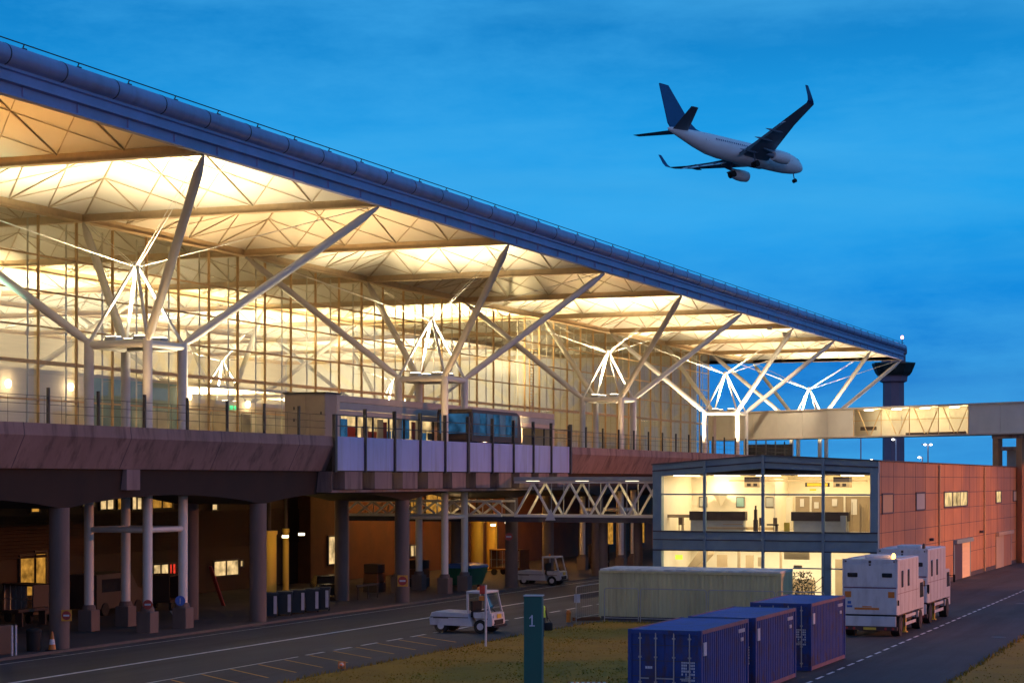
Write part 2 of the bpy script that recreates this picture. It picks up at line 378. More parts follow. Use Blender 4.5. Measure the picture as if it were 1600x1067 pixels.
# beams on the grid lines
for k in range(KX0, KX1 + 1):
    b = MB(); x = gx(k)
    b.box(x - .14, x + .14, gy(0) + .16, gy(ROWS), ZE - .16, ZE + .22); b.box(x - .26, x + .26, gy(0) + .16, gy(ROWS), ZE - .2, ZE - .16)
    o = b.build('roof_beam', m_beam, term)
    MB().box(x - .345, x + .345, gy(0) + .17, gy(ROWS) - .2, ZE + .222, ZE + .36).build('bright_gap_strip', m_pale, o)  # white strip added to stand for the bright gap above the beam
for j in range(1, ROWS + 1):
    y = gy(j)
    for k in range(KX0, KX1):
        b = MB(); b.box(gx(k) + .27, gx(k + 1) - .27, y - .14, y + .14, ZE - .16, ZE + .22); b.box(gx(k) + .27, gx(k + 1) - .27, y - .26, y + .26, ZE - .2, ZE - .16)
        o = b.build('roof_beam', m_beam, term)
        MB().box(gx(k) + .36, gx(k + 1) - .36, y - .345, y + .345, ZE + .222, ZE + .36).build('bright_gap_strip', m_pale, o)  # same stand-in for the bright gap on the cross beams

# eave: stepped beam, barrel gutter, wire rail along the top
XA, XB = gx(KX0) - .4, gx(KX1) + .5
eb = MB()
eb.prism([(.14, -.2), (.14, .55), (-.22, .95), (-.22, .74), (-.12, .70), (-.12, .42), (-.3, .38), (-.3, .28), (-.12, .24), (-.12, -.12), (-.2, -.14), (-.2, -.2)], 'x', XA, XB)
eb.v = [(x, y + GY0, z + ZE) for x, y, z in eb.v]
for k in range(KX0 * 5, KX1 * 5 + 1):
    x = GX0 + S / 5 * k + .9
    if XA < x < XB: eb.box(x - .04, x + .04, GY0 - .19, GY0 - .121, ZE - .11, ZE + .23)
eave = eb.build('eave_beam', m_fascia_beam, term)
bar = MB(); prof = []
for i in range(15):
    t = R(-75 + i * 14); prof.append((-.12 - .41 * math.cos(t), 1.25 + .41 * math.sin(t)))
prof += [(.14, 1.63), (.14, .8), (-.15, .8)]
bar.prism([(y + GY0, z + ZE) for y, z in prof], 'x', XA, XB)
gut = bar.build('barrel_gutter', m_gutter, term, smooth=True)
for k in range(KX0 * 5, KX1 * 5 + 1):
    x = GX0 + S / 5 * k - .35
    if x > XA and x < XB:
        jb = MB(); jb.prism([(GY0 - .12 - r * math.cos(R(-75 + i * 14)), ZE + 1.25 + r * math.sin(R(-75 + i * 14))) for r in (.422,) for i in range(15)] + [(GY0, ZE + 1.62), (GY0, ZE + .88)], 'x', x - .03, x + .03)
        jb.build('gutter_joint', m_joint, gut)
rb = MB()
for k in range(KX0 * 5, KX1 * 5 + 1):
    x = GX0 + S / 5 * k + .9
    if XA < x < XB: rb.tube((x, GY0 - .1, ZE + 1.6), (x, GY0 - .2, ZE + 1.83), .025, n=6); rb.box(x - .1, x + .1, GY0 - .26, GY0 + .02, ZE + 1.63, ZE + 1.68)
rb.tube((XA, GY0 - .2, ZE + 1.83), (XB, GY0 - .2, ZE + 1.83), .024, n=6)
rb.build('safety_rail', m_darkpost, gut)
ed = MB(); ed.prism([(-.14, -.2), (-.14, .95), (.3, .95), (.3, .5), (.15, .4), (.3, -.1), (.3, -.2)], 'y', GY0 + .15, gy(ROWS)); ed.v = [(x + gx(KX1), y, z + ZE) for x, y, z in ed.v]
ed.build('end_beam', m_fascia_beam, term)
o = MB().tube((XB - .3, GY0, ZE + 1.5), (XB - .3, GY0, ZE + 2.3), .05, n=8).build('obstruction_mast', m_darkpost, term)
MB().lathe((XB - .3, GY0, ZE + 2.3), [(.02, 0), (.16, .05), (.18, .25), (.1, .4), (.01, .42)], 10).build('beacon', e_redlamp, o)

# structural trees
def tree(xc, yc, z0, plinth=True):
    t = bpy.data.objects.new('structural_tree', None); COL.objects.link(t); t.parent = term
    t.location = (xc - term.location.x, yc - term.location.y, -term.location.z)       # local to the terminal's base
    a = 1.65; zt = 14.1
    for sx in (-1, 1):
        for sy in (-1, 1):
            MB().tube((sx * a, sy * a, z0), (sx * a, sy * a, zt + .12), .235, n=18).build('column', m_white, t, smooth=True)
            b = MB(); p = Vector((sx * a, sy * a, zt)); q = Vector((sx * (S / 2 - .1), sy * (S / 2 - .1), ZE - .25)); d = (q - p).normalized()
            b.tube(p, p + d * .7, .12, .215, 16); b.tube(p + d * .7, q - d * 1.1, .215, .215, 16); b.tube(q - d * 1.1, q, .215, .07, 16)
            b.build('branch', m_white, t, smooth=True)
            MB().tube((sx * a, sy * a, zt), (sx * .1, sy * .1, 17.85), .085, n=10).build('cone_strut', m_white, t, smooth=True)
            cb = MB(); nrm = Vector((-sy * 1.0, sx * 1.0, 0)).normalized() * .13
            for e in (-1, 1): cb.tube(Vector((sx * .12, sy * .12, 17.9)) + nrm * e * .5, Vector((sx * (S / 2 - .5), sy * (S / 2 - .5), ZE - .3)) + nrm * e, .017, n=6)
            cb.build('tie_rod', m_white, t)
            if plinth:
                b = MB(); b.bbox(sx * a - .39, sx * a + .39, sy * a - .39, sy * a + .39, 0, 1.1, .05); b.lathe((sx * a, sy * a, 1.09), [(.36, 0), (.3, .22), (.24, .25)], 18)
                b.build('plinth', m_concrete_col, t)
    for nm, zz, rr in (('pedestal_frame', zt - .12, .19),) + ((('lower_frame', 5.0, .14),) if plinth else ()):
        fr = MB()
        for sg in (-1, 1):
            fr.tube((-a, sg * a, zz), (a, sg * a, zz), rr, n=14); fr.tube((sg * a, -a, zz), (sg * a, a, zz), rr, n=14)
        fr.build(nm, m_white, t, smooth=True)
    MB().lathe((0, 0, 17.72), [(.02, 0), (.17, .05), (.2, .2), (.14, .38), (.03, .42)], 12).build('apex_node', m_white, t, smooth=True)
    MB().box(-1.45, 1.45, -1.45, 1.45, zt - .06, zt - .02).build('pedestal_plate', m_dkbrown, t)
    for sx in (-1, 1):
        for sy in (-1, 1):
            o = MB().bbox(sx * .8 - .32, sx * .8 + .32, sy * .8 - .32, sy * .8 + .32, zt + .0, zt + .32, .03).build('uplight', m_steelgrey, t)
            MB().box(sx * .8 - .26, sx * .8 + .26, sy * .8 - .26, sy * .8 + .26, zt + .322, zt + .34).build('lamp_lens', e_uplight, o)
    return t
TREE_K = [-.5 - 1, .5, 2.5, 4.5, 6.5, 8.5]
UP_EXT, UP_INT = 23000, 26000
for kc in TREE_K:
    tree(gx(kc), gy(.5), 0)
    lamp('SPOT', 'pedestal_uplight', (gx(kc), gy(.5), 14.75), UP_EXT * (2.4 if kc > 6 else 1.6 if kc > 4 else 1.1), (1, .82, .50), target=(gx(kc), gy(.5), 30), spot_size=R(116), spot_blend=.9, shadow_soft_size=.9)
for kc in TREE_K[:-1]:
    tree(gx(kc), gy(2.5), DECK, False)
    lamp('SPOT', 'hall_uplight', (gx(kc), gy(2.5), 14.75), UP_INT, (1, .84, .58), target=(gx(kc), gy(2.5), 30), spot_size=R(150), spot_blend=.8, shadow_soft_size=.9)

for kc in range(-3, 9):  # added floor spots that brighten the dim roof bays and the hall
    for yy, pw in ((gy(.55), (9000 if kc < 1 else 14500) if kc % 2 else 0), (gy(1.45), 62000 if kc < 4 else 80000), (gy(2.5), 9000 if kc % 2 else 0), (gy(3.5), 13000)):
        x = gx(kc + .5)
        if (yy > gy(1) and kc > 7) or not pw: continue
        o = MB().bbox(x - .3, x + .3, yy - .2, yy + .2, DECK, DECK + .25, .03).build('added_floor_spot', m_steelgrey, term)
        MB().box(x - .25, x + .25, yy - .15, yy + .15, DECK + .252, DECK + .27).build('lamp_lens', e_ceil, o)
        lamp('SPOT', 'added_floor_beam', (x, yy, DECK + .35), pw, ((1, .50, .15) if kc < 0 else (1, .67, .33)) if yy < gy(1) else (.72, 1, .70) if kc == -1 else (1, .77, .42) if yy < gy(2) else (1, .88, .58), target=(x, yy, 30), spot_size=R(100 if yy < gy(1) else 140), spot_blend=.8, shadow_soft_size=.4)
lamp('SPOT', 'green_tint_beam', (gx(0) + 2.5, gy(.8), DECK + .4), 5200, (.55, 1, .72), target=(gx(0) + 1, gy(.85), 30), spot_size=R(70), spot_blend=.9, shadow_soft_size=.4)  # added green spot and fixture, tinting the roof at the left end
o = MB().bbox(gx(0) + 2.2, gx(0) + 2.8, gy(.8) - .2, gy(.8) + .2, DECK - .04, DECK + .2, .03).build('added_floor_spot', m_steelgrey, term)
MB().box(gx(0) + 2.25, gx(0) + 2.75, gy(.8) - .15, gy(.8) + .15, DECK + .202, DECK + .22).build('lamp_lens', e_exit, o)
for kc in TREE_K:  # spots added by each tree to brighten its branches from below
    for sx, sy in (((-1, -1), (1, -1), (-1, 1)) if kc > 8 else ((-1, -1), (-1, 1)) if kc > 6 else ((1, -1), (-1, -1))):
        x, y = gx(kc) + sx * (3.4 if kc < 8 else 4.2), gy(.5) + sy * 2.4
        o = MB().bbox(x - .25, x + .25, y - .2, y + .2, DECK - .04, DECK + .2, .03).build('added_floor_spot', m_steelgrey, term)
        MB().box(x - .2, x + .2, y - .15, y + .15, DECK + .202, DECK + .22).build('lamp_lens', e_ceil, o)
        lamp('SPOT', 'strut_fill_beam', (x, y, DECK + .3), 7000 if kc > 8 else 9000 if kc > 6 else 4200 if sx > 0 else 650, (1, .80, .52) if sx > 0 or kc > 6 else (1, .62, .28), target=(x - sx * .3 - 1.5, y, 30), spot_size=R(120), spot_blend=.8, shadow_soft_size=.3)
# glazed front and end wall
YG = gy(1) + .5; XG1 = gx(8) + .2; XG0 = gx(-3)
gl = MB().quad((XG0, YG, DECK), (XG1, YG, DECK), (XG1, YG, ZE - .2), (XG0, YG, ZE - .2)).quad((XG1, YG, DECK), (XG1, YG + 1.4, DECK), (XG1, YG + 1.4, ZE - .2), (XG1, YG, ZE - .2)).build('glass_wall', m_glass, term)
k = -15
while gx(0) + S / 5 * k <= XG1 + .1:
    x = gx(0) + S / 5 * k; wd = .065 if k % 5 == 0 else .046
    MB().box(x - wd / 1.2, x + wd / 1.2, YG - .16, YG - .012, DECK, ZE - .21).build('mullion', m_mullion, gl)
    ib = MB(); ib.box(x - .035, x + .035, YG + .55, YG + .62, DECK, ZE - .3)
    for zz in (11, 13, 15, 17, 19, 21): ib.bar((x, YG + .02, zz), (x, YG + .56, zz), .03, .04)
    ib.build('wind_post', m_innerpost, gl)
    k += 1
for zz, hh in ((19.4, .07), (17.5, .07), (15.6, .07), (13.7, .16), (11.7, .07), (9.75, .12)):
    MB().box(XG0, XG1, YG - .11, YG - .014, zz - hh / 1.5, zz + hh / 1.5).build('transom', m_mullion, gl)
for j in range(1, 15):
    y = YG + 3.6 * j
    if y < YG + 1: MB().box(XG1 + .012, XG1 + .14, y - .06, y + .06, DECK, ZE - .21).build('mullion', m_mullion, gl)

# hall floor, rooms on the concourse
MB().box(XG0, XG1, YG - .02, gy(ROWS), DECK - .5, DECK - .02).build('hall_floor', m_floor, term)
MB().box(XG0, XG1, gy(ROWS), gy(ROWS) + .3, DECK, ZE + .3).build('rear_wall', m_cream, term)
MB().box(XG1 + .02, XG1 + .25, YG + 1.4, gy(ROWS), DECK, ZE + 2.2).build('end_wall', m_pale, term)
YW = YG + 4.2
iw = MB()
segs = [(40, 89, 0), (89.02, 92.5, 1), (92.52, 103, 0)]
for x0, x1, mi in segs: iw.box(x0, x1, YW, YW + .3, DECK, 13.5, mi)
for i in range(9): iw.box(40, 89, YW - .03, YW - .002, DECK + .3 + i * .42, DECK + .315 + i * .42, 2)
iw.box(103.02, 113, YW, YW + .3, DECK, 13.5, 1); iw.box(113.02, 160, YW, YW + .3, DECK, 12.7, 0)
iw.box(40, 160, YW - .05, YW + 6, 13.505, 13.7, 0)
iwo = iw.build('concourse_wall', [m_cream, m_tealwall, m_brownboard], term)
for px, py in ((10, 600), (108, 605), (293, 620), (385, 632)):
    x = xon(px, YW); z = zon(px, py, YW)
    o = MB().lathe((x, YW - .12, z - .22), [(.02, 0), (.13, .04), (.17, .2), (.17, .36), (.1, .46), (.02, .48)], 14).build('wall_lamp', e_walllamp, iwo, smooth=True)
    lamp('POINT', 'wall_lamp_bulb', (x, YW - .6, z), 60, (1, .75, .42), shadow_soft_size=.2)
def onbox(px0, px1, z0, z1, Y, y1): return (xon(px0, Y), xon(px1, Y), Y, y1, z0, z1)
MB().box(*onbox(333, 356, DECK, 12.05, YW - .1, YW - .01)).build('concourse_door', m_tan, iwo)
MB().box(*onbox(236, 262, DECK, 11.7, YW - .1, YW - .01)).build('concourse_door', m_cream, iwo)
MB().box(*onbox(378, 392, DECK, 11.9, YW - .1, YW - .01)).build('concourse_door', m_dkbrown, iwo)
ex = MB(); ex.box(*onbox(360, 364, 12.15, 12.4, YW - .14, YW - .11)); ex.box(*onbox(366.5, 370.5, 12.15, 12.4, YW - .14, YW - .11)); ex.build('exit_sign', e_exit, iwo)
# bright low rooms further along the concourse
for i in range(7): MB().box(164 + i * 7.5, 170 + i * 7.5, YW + 1, YW + 5, DECK, 12.4).build('concourse_counter', m_cream, term)
for i in range(26):
    x = 55 + i * 6.3 + random.uniform(-1, 1); wd = random.uniform(.7, 1.8); b = MB()
    b.bbox(x, x + wd, YG + 2.2, YG + 2.7, DECK + .35, DECK + .45, .02); b.bbox(x, x + wd, YG + 2.62, YG + 2.72, DECK + .45, DECK + .95, .02); b.box(x + .1, x + .2, YG + 2.3, YG + 2.6, DECK, DECK + .35); b.box(x + wd - .2, x + wd - .1, YG + 2.3, YG + 2.6, DECK, DECK + .35)
    b.build('waiting_seat', m_dkbrown, term)

# maintenance ladder on the glass
lx = xon(832, YG - .8); b = MB()
for dx in (-.45, .45): b.box(lx + dx - .05, lx + dx + .05, YG - .75, YG - .65, DECK + 2, 18.6)
for i in range(27): b.box(lx - .45, lx + .45, YG - .73, YG - .67, DECK + 2.2 + i * .25, DECK + 2.25 + i * .25)
b.box(lx - .7, lx + .7, YG - 1.1, YG - .5, DECK + 2.9, DECK + 2.98); b.box(lx - .7, lx + .7, YG - 1.1, YG - 1.05, DECK + 3.7, DECK + 3.75)
for dx in (-.68, 0, .64): b.box(lx + dx, lx + dx + .05, YG - 1.1, YG - 1.05, DECK + 2.98, DECK + 3.7)
b.box(lx - 1.0, lx + 1.0, YG - .95, YG - .6, 18.6, 18.66)
b.build('maintenance_ladder', m_mullion, term)

# ------------------------------------------------------------------ elevated deck (viaduct) in front of the hall
deck = thing('elevated_deck', 'concrete viaduct deck with sloped parapet carrying the tracks before the glass hall', 'viaduct', (gx(2), 53, 0))
XP0, XP1, XE = 99.7, 137.9, 214.0
par = [(49.85, 9.8), (49.5, 9.8), (49.44, 9.28), (50.1, 7.9), (51.2, 7.9), (51.2, 9.45), (49.85, 9.45)]
MB().prism(par, 'x', 38, XP0).build('parapet', m_concrete, deck)
MB().prism(par, 'x', XP1 + .1, XE).build('parapet', m_concrete, deck)
b = MB()
for x in [38 + i * 8.2 - .0 for i in range(1, 8)] + [146, 154, 162, 170, 178, 186, 194, 202]:
    if x < XP0 - 1 or x > XP1: b.prism([(p[0] - .006 if p[0] < 50.2 else p[0], p[1] + (.006 if p[1] > 9.7 else 0)) for p in par[:4]] + [(50.12, 7.92), (49.9, 9.7)], 'x', x - .02, x + .02)
b.build('parapet_joint', m_joint, deck)
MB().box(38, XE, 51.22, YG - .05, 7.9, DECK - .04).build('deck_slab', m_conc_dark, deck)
# box girder under the deck with haunches at the columns
g = MB()
for i in range(9):
    x0 = 57.2 + 18.0 * i; n = 8; rings = []
    for j in range(n + 1):
        t = j / n; x = x0 + 18 * t; hz = 6.15 + .55 * math.sin(math.pi * t) ** .8
        rings.append([(x, 50.3, 7.89), (x, 57.2, 7.89), (x, 55.6, hz), (x, 49.95 + .5, hz)])
    g.loft(rings)
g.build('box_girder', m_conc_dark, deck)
for i in range(9):
    for y in (50.72, 54.75):
        x = 75.2 + 18 * (i - 1)
        MB().tube((x, y, 0), (x, y, 6.2), .44, n=24).build('concrete_column', m_concrete_col, deck, smooth=True)
# station length: flat panels in a steel frame over corbels
PJ = [522, 569, 615, 655, 694, 730, 768, 801, 832, 860, 890]
XJ = [xon(p, 49.45) for p in PJ]
for a, bx in zip(XJ, XJ[1:]):
    MB().bbox(a + .06, bx - .06, 49.42, 49.52, 7.93, 9.8, .012).build('fascia_panel', m_lav, deck)
    MB().box(bx - (bx - a) * .62, bx - .12, 49.5, 51.2, 6.9, 7.88).build('corbel', m_concrete, deck)
for i, x in enumerate(XJ):
    wd = .13 if i in (0, 5, 10) else .06
    MB().box(x - wd, x + wd, 49.3, 49.5, 7.85, 11.4 if i not in (0,) else 11.0).build('fascia_post', m_darkpost, deck)
MB().box(XP0 + .05, XJ[-1] + .2, 51.22, 51.4, 6.85, 7.88).build('corbel_backing', m_green_dark, deck)
MB().box(XP0 - .4, XJ[0] - .1, 49.5, 51.2, 6.75, 7.88).build('end_corbel', m_concrete, deck)
MB().box(XP0 - .3, XJ[-1], 49.75, 51.2, 6.72, 6.85).build('corbel_sill', m_concrete, deck)
MB().box(xon(198, 50.1), xon(219, 50.1), 50.1, 50.5, 6.95, 7.89).build('downstand', m_concrete, deck)
# lamps under the deck
for (x, y, pw) in ((66, 61, 9), (88, 62, 10), (104, 61, 10), (122, 61, 7), (147, 60, 900), (166, 59, 900), (138, 62, 350)):
    o = MB().bbox(x - .5, x + .5, y - .12, y + .12, 7.6, 7.85, .03).build('soffit_lamp', e_ceil, deck)
    lamp('POINT', 'soffit_lamp_bulb', (x, y, 6.4), pw, (1, .45, .12), shadow_soft_size=.35)

# railing on the deck edge
fence = thing('deck_railing', 'dark post and wire railing along the edge of the raised deck', 'railing', (gx(3), 50.3, DECK - .1))
x = 50.3
while x < 206:
    if not (XP0 - .5 < x < XP1 + .5): MB().box(x - .055, x + .055, 50.0, 50.12, DECK - .15, 11.35).build('post', m_darkpost, fence)
    x += 3.85
for (xa, xb) in ((38, XP0), (XP1, 206)):
    b = MB()
    for zz in (10.25, 10.62, 10.98): b.tube((xa, 50.06, zz), (xb, 50.06, zz), .013, n=5)
    n = int((xb - xa) / 1.3)
    for i in range(n): b.tube((xa + i * 1.3, 50.06, DECK - .15), (xa + i * 1.3, 50.06, 10.98), .008, n=4)
    b.build('rail', m_darkpost, fence)
b = MB()
for zz in (10.35, 10.95): b.box(XJ[0], XJ[-1], 49.36, 49.41, zz, zz + .05)
b.build('panel_rail', m_darkpost, fence)

# transit station on the deck
ys = 54.4
sx0, sx1, sxe = xon(508, ys), xon(530, ys), xon(866, ys)
st = thing('transit_station', 'low boxy station with long glazed front on the deck behind the lavender panels', 'station', ((sx0 + sxe) / 2, 56, DECK - .04))
zr = 12.55
b = MB().bbox(sx0, sx1, ys, ys + 2.7, DECK - .04, zr, .03, 0); b.build('plant_box', [m_station], st)
b = MB().box(sx0 - .04, sx0 - .002, ys + .04, ys + 1.28, DECK + .02, zr - .1).box(sx0 - .04, sx0 - .002, ys + 1.33, ys + 2.62, DECK + .02, zr - .1); b.build('plant_door', m_station, st)
b = MB(); 
for yy, zz in ((ys + 2.0, 11.6), (ys + 2.0, 10.9), (ys + .2, 11.3)): b.box(sx0 - .06, sx0 - .042, yy, yy + .1, zz, zz + .18)
b.build('door_hinge', m_darkpost, st)
MB().box(sx0 - .1, sx1 + .1, ys - .1, ys + 2.8, zr + .002, zr + .1).build('box_coping', m_darkpost, st)
MB().bbox(sx1 - .4, sx1 + .02, ys - .03, ys - .002, DECK, zr, .01).build('end_pilaster', m_station_l, st)
MB().box(sx1 + .03, sxe, ys, ys + 3.2, zr - .42, zr - .02).build('roof_slab', m_station_l, st)
MB().box(sx1 + .05, sxe, ys - .03, ys - .003, zr - .9, zr - .45).build('clerestory_glass', m_greypanel, st)
MB().box(sx1 + .05, sxe, ys + .02, ys + .2, zr - 1.25, zr - .92).build('lintel', m_station_l, st)
MB().bbox(sxe - .9, sxe, ys, ys + 3, DECK, zr - .92, .02).build('end_pier', m_station_l, st)
MB().box(sx1 + .05, sxe - 1, ys + 3.0, ys + 3.1, DECK, zr - .45).build('rear_wall', e_palewin, st)  # wall glows by itself, standing for light on the platform
b = MB(); x = sx1 + .1; i = 0
while x < sxe - 1.6:
    wdt = random.uniform(.5, 1.7); b.box(x, x + wdt, ys + 2.6 + .1 * (i % 3), ys + 2.66 + .1 * (i % 3), DECK + random.choice((0, .0, .6)), DECK + random.uniform(.9, 2.0), random.choice((0, 0, 1, 2, 3, 1))); x += wdt * random.uniform(.6, 1.2); i += 1
b.build('platform_display', [m_dkbrown, e_bluewin, m_red, m_cream], st)
MB().quad((sx1 + .05, ys + .1, DECK), (sxe - .9, ys + .1, DECK), (sxe - .9, ys + .1, zr - 1.2), (sx1 + .05, ys + .1, zr - 1.2)).build('platform_glass', m_glass_l, st)
x = sx1 + .1
while x < sxe - 1: MB().box(x - .05, x + .05, ys - .02, ys + .09, DECK, zr - 1.25).build('platform_mullion', m_darkpost, st); x += 2.35
for x in (120, 128, 136, 141): MB().box(x, x + 1.2, ys + 1.2, ys + 1.4, zr - .5, zr - .43).build('platform_lamp', e_white, st)

# transit vehicle
ty0, ty1 = 50.75, 53.2
tx0, tx1 = xon(737, ty0), xon(815, ty0)
tr = thing('people_mover', 'short blue-windowed transit car with raked nose waiting on the deck', 'train', ((tx0 + tx1) / 2, 52, DECK))
L0 = tx1 - tx0
pts = [(0, .35), (0, 2.25), (.15, 2.42), (L0 - .9, 2.42), (L0 - .35, 2.2), (L0, .9), (L0, .35)]
MB().prism([(tx0 + u, DECK + v) for u, v in pts], 'y', ty0, ty1).build('car_body', m_dkbrown, tr)
nw = 7
for i in range(nw):
    a = .25 + i * (L0 - 1.0) / nw; MB().box(tx0 + a, tx0 + a + (L0 - 1.0) / nw - .1, ty0 - .03, ty0 - .003, DECK + .75, DECK + 2.2).build('window', e_bluewin if i % 2 else m_blueglass, tr)
MB().box(tx0 + .1, tx1 - .95, ty0 - .02, ty1, DECK + 2.422, DECK + 2.5).build('roof_edge', m_station_l, tr)
MB().box(tx0 - .03, tx0 - .003, ty0 + .2, ty1 - .2, DECK + .85, DECK + 2.15).build('end_window', e_bluewin, tr)
for dx in (1.5, L0 - 1.8): MB().tube((tx0 + dx, ty0 + .1, DECK + .33), (tx0 + dx, ty1 - .1, DECK + .33), .33, n=14).build('wheel', m_black, tr)


# ------------------------------------------------------------------ lounge building
LX, LY0, LY1, LXE = 123.3, 24.4, 38.7, 187.0
lg = thing('lounge_building', 'two storey building with steel framed glass front, lit rooms and salmon side wall', 'building', ((LX + LXE) / 2, (LY0 + LY1) / 2, 0))
ypk = yonx(1193, LX); zl, zp, zr_ = 8.36, 8.92, 8.56
MB().prism([(LY1 + .05, zl - .75), (LY1 + .05, zl), (ypk, zp), (LY0 - .05, zr_), (LY0 - .05, zr_ - .72), (ypk, zp - .78)], 'x', LX - .1, LX + .35).build('gable_beam', m_lounge_steel, lg)
MB().prism([(LY1 + .12, zl), (LY1 + .12, zl + .07), (ypk, zp + .07), (LY0 - .12, zr_ + .07), (LY0 - .12, zr_), (ypk, zp)], 'x', LX - .2, LXE).build('roof', m_roofdark, lg)
b = MB()
b.prism([(LY1 + .04, zl - .42), (LY1 + .04, zl - .34), (ypk, zp - .36), (LY0 - .04, zr_ - .34), (LY0 - .04, zr_ - .42), (ypk, zp - .44)], 'x', LX - .16, LX - .102)
b.build('beam_flange', m_joint, lg)
MB().box(LX - .1, LX + .3, LY0 - .0, LY1, 2.95, 4.22).build('spandrel_beam', m_lounge_steel, lg)
b = MB(); b.box(LX - .18, LX - .102, LY0, LY1, 4.14, 4.22); b.box(LX - .18, LX - .102, LY0, LY1, 2.95, 3.03); b.box(LX - .14, LX - .102, LY0, LY1, 3.62, 3.68); b.build('spandrel_flange', m_joint, lg)
for ya, yb in ((LY1 - .55, LY1 + .02), (LY0 - .02, LY0 + .46)):
    MB().box(LX - .12, LX + .4, ya, yb, 0, 8.0).build('corner_column', m_lounge_steel, lg)
ym = [yonx(p, LX) for p in (1102, 1193, 1287)]
for y, zt in zip(ym, (8.62, 8.98, 8.75)):
    MB().box(LX - .24, LX - .03, y - .085, y + .085, 0, zt).build('mullion', m_lounge_steel, lg)
MB().box(LX - .2, LX - .04, LY0 + .46, LY1 - .55, 6.46, 6.56).build('transom', m_lounge_steel, lg)
MB().box(LX - .2, LX - .04, LY0 + .46, yonx(1240, LX), 1.92, 2.0).build('transom', m_lounge_steel, lg)
MB().box(LX - .2, LX + .02, yonx(1294, LX) - .2, yonx(1287, LX) - .1, 0, 2.95).build('door_post', m_lounge_steel, lg)
MB().quad((LX, LY0, 0), (LX, LY1, 0), (LX, LY1, 8.3), (LX, LY0, 8.3)).build('front_glass', m_glass_l, lg)
# side wall of panels
MB().box(LX + .4, LXE, LY0 - .04, LY0 + .2, 0, zr_ - .02).build('side_wall', m_terracotta, lg)
b = MB()
for z in (1.9, 3.0, 4.16, 5.35, 6.5, 7.62): b.box(LX + .4, LXE, LY0 - .047, LY0 - .039, z - .02, z + .02)
x = LX + .9
while x < LXE: b.box(x - .022, x + .022, LY0 - .049, LY0 - .039, 0, zr_ - .03); x += 3.85
b.build('panel_joint', m_joint, lg)
MB().box(LX + .3, LXE, LY0 - .1, LY0 + .1, zr_ - .02, zr_ + .065).build('wall_coping', m_joint, lg)
for p0, p1, z0, z1, mats, k in ((1377, 1394, 5.4, 6.5, m_brownboard, 1), (1430, 1444, 5.45, 6.5, m_greypanel, 1), (1474, 1510, 5.5, 6.5, e_palewin, 3), (1555, 1563, 5.55, 6.45, e_palewin, 1), (1582, 1589, 5.6, 6.4, m_greypanel, 1)):
    a, c = xon(p0, LY0), xon(p1, LY0)
    fr = MB()
    for z in (z0 - .1, z1): fr.box(a - .1, c + .1, LY0 - .1, LY0 - .04, z, z + .1)
    for i in range(k + 1): x = a + (c - a) * i / k; fr.box(x - .1, x + .1, LY0 - .098, LY0 - .04, z0, z1)
    o = fr.build('window_frame', m_dkbrown, lg)
    MB().box(a, c, LY0 - .07, LY0 - .05, z0, z1).build('pane', mats, o)
for p0, p1, z1, dark in ((1489, 1514, 2.7, 1), (1555, 1578, 2.75, 0)):
    a, c = xon(p0, LY0), xon(p1, LY0)
    fr = MB(); fr.box(a - .15, c + .15, LY0 - .35, LY0 - .05, z1, z1 + .3); fr.box(a - .15, a + .1, LY0 - .12, LY0 - .05, 0, z1); fr.box(c - .1, c + .15, LY0 - .12, LY0 - .05, 0, z1)
    o = fr.build('door_frame', m_lounge_steel if dark else m_station, lg)
    MB().box(a + .1, (a + c) / 2, LY0 - .09, LY0 - .055, 0, z1).build('door_leaf', m_dkbrown if dark else m_station, o)
    MB().box((a + c) / 2 + .02, c - .1, LY0 - .09, LY0 - .055, .02, z1 - .02).build('door_leaf', m_cream if dark else m_terracotta, o)
for px in (1465, 1536):
    x = xon(px, LY0); b = MB(); b.tube((x, LY0 - .13, .1), (x, LY0 - .13, zr_ - .1), .07, n=8)
    for z in (1.5, 3.5, 5.5, 7.5): b.box(x - .1, x + .1, LY0 - .2, LY0 - .04, z, z + .06)
    b.build('downpipe', m_brownboard, lg)
for px in (1452, 1530):
    x = xon(px, LY0); MB().bbox(x - .2, x + .2, LY0 - .32, LY0 - .05, 3.2, 3.4, .03).build('bulkhead_lamp', m_joint, lg)
MB().box(LX + .4, LXE, LY0 - .07, LY0 - .038, 0, .32).build('plinth_band', m_joint, lg)
MB().box(LX + .35, LXE - .1, LY1 - .2, LY1, 0, zl - .05).build('side_wall', m_terracotta, lg)
MB().box(LXE - .2, LXE - .002, LY0 + .2, LY1, 0, zl - .05).build('rear_wall', m_terracotta, lg)
# rooms behind the glass
XI = LX + 7.5
MB().box(LX + .35, XI, LY0 + .22, LY1 - .22, 3.4, 4.12).build('upper_floor', m_floor, lg)
b = MB(); b.box(XI, XI + .2, LY0 + .22, LY1 - .22, 0, 8.1); b.box(LX + .42, XI, LY0 + .21, LY0 + .3, .05, 8.1); b.box(LX + .42, XI, LY1 - .3, LY1 - .21, .05, 8.1)
b.box(LX + 4, XI, yonx(1210, LX + 4) - .05, yonx(1210, LX + 4) + .05, 4.13, 7.5)
b.build('room_wall', m_room, lg)
MB().box(LX + .36, XI, LY0 + .22, LY1 - .22, 7.72, 7.8).build('ceiling', m_room, lg)
MB().box(LX + .36, XI, LY0 + .22, LY1 - .22, .0, .06).build('ground_floor', m_floor, lg)
xi = LX + 3.2
b = MB()
def ibox(p0, p1, z0, z1, x, dx, mi=0): b.box(x, x + dx, yonx(p0, x), yonx(p1, x), z0, z1, mi)
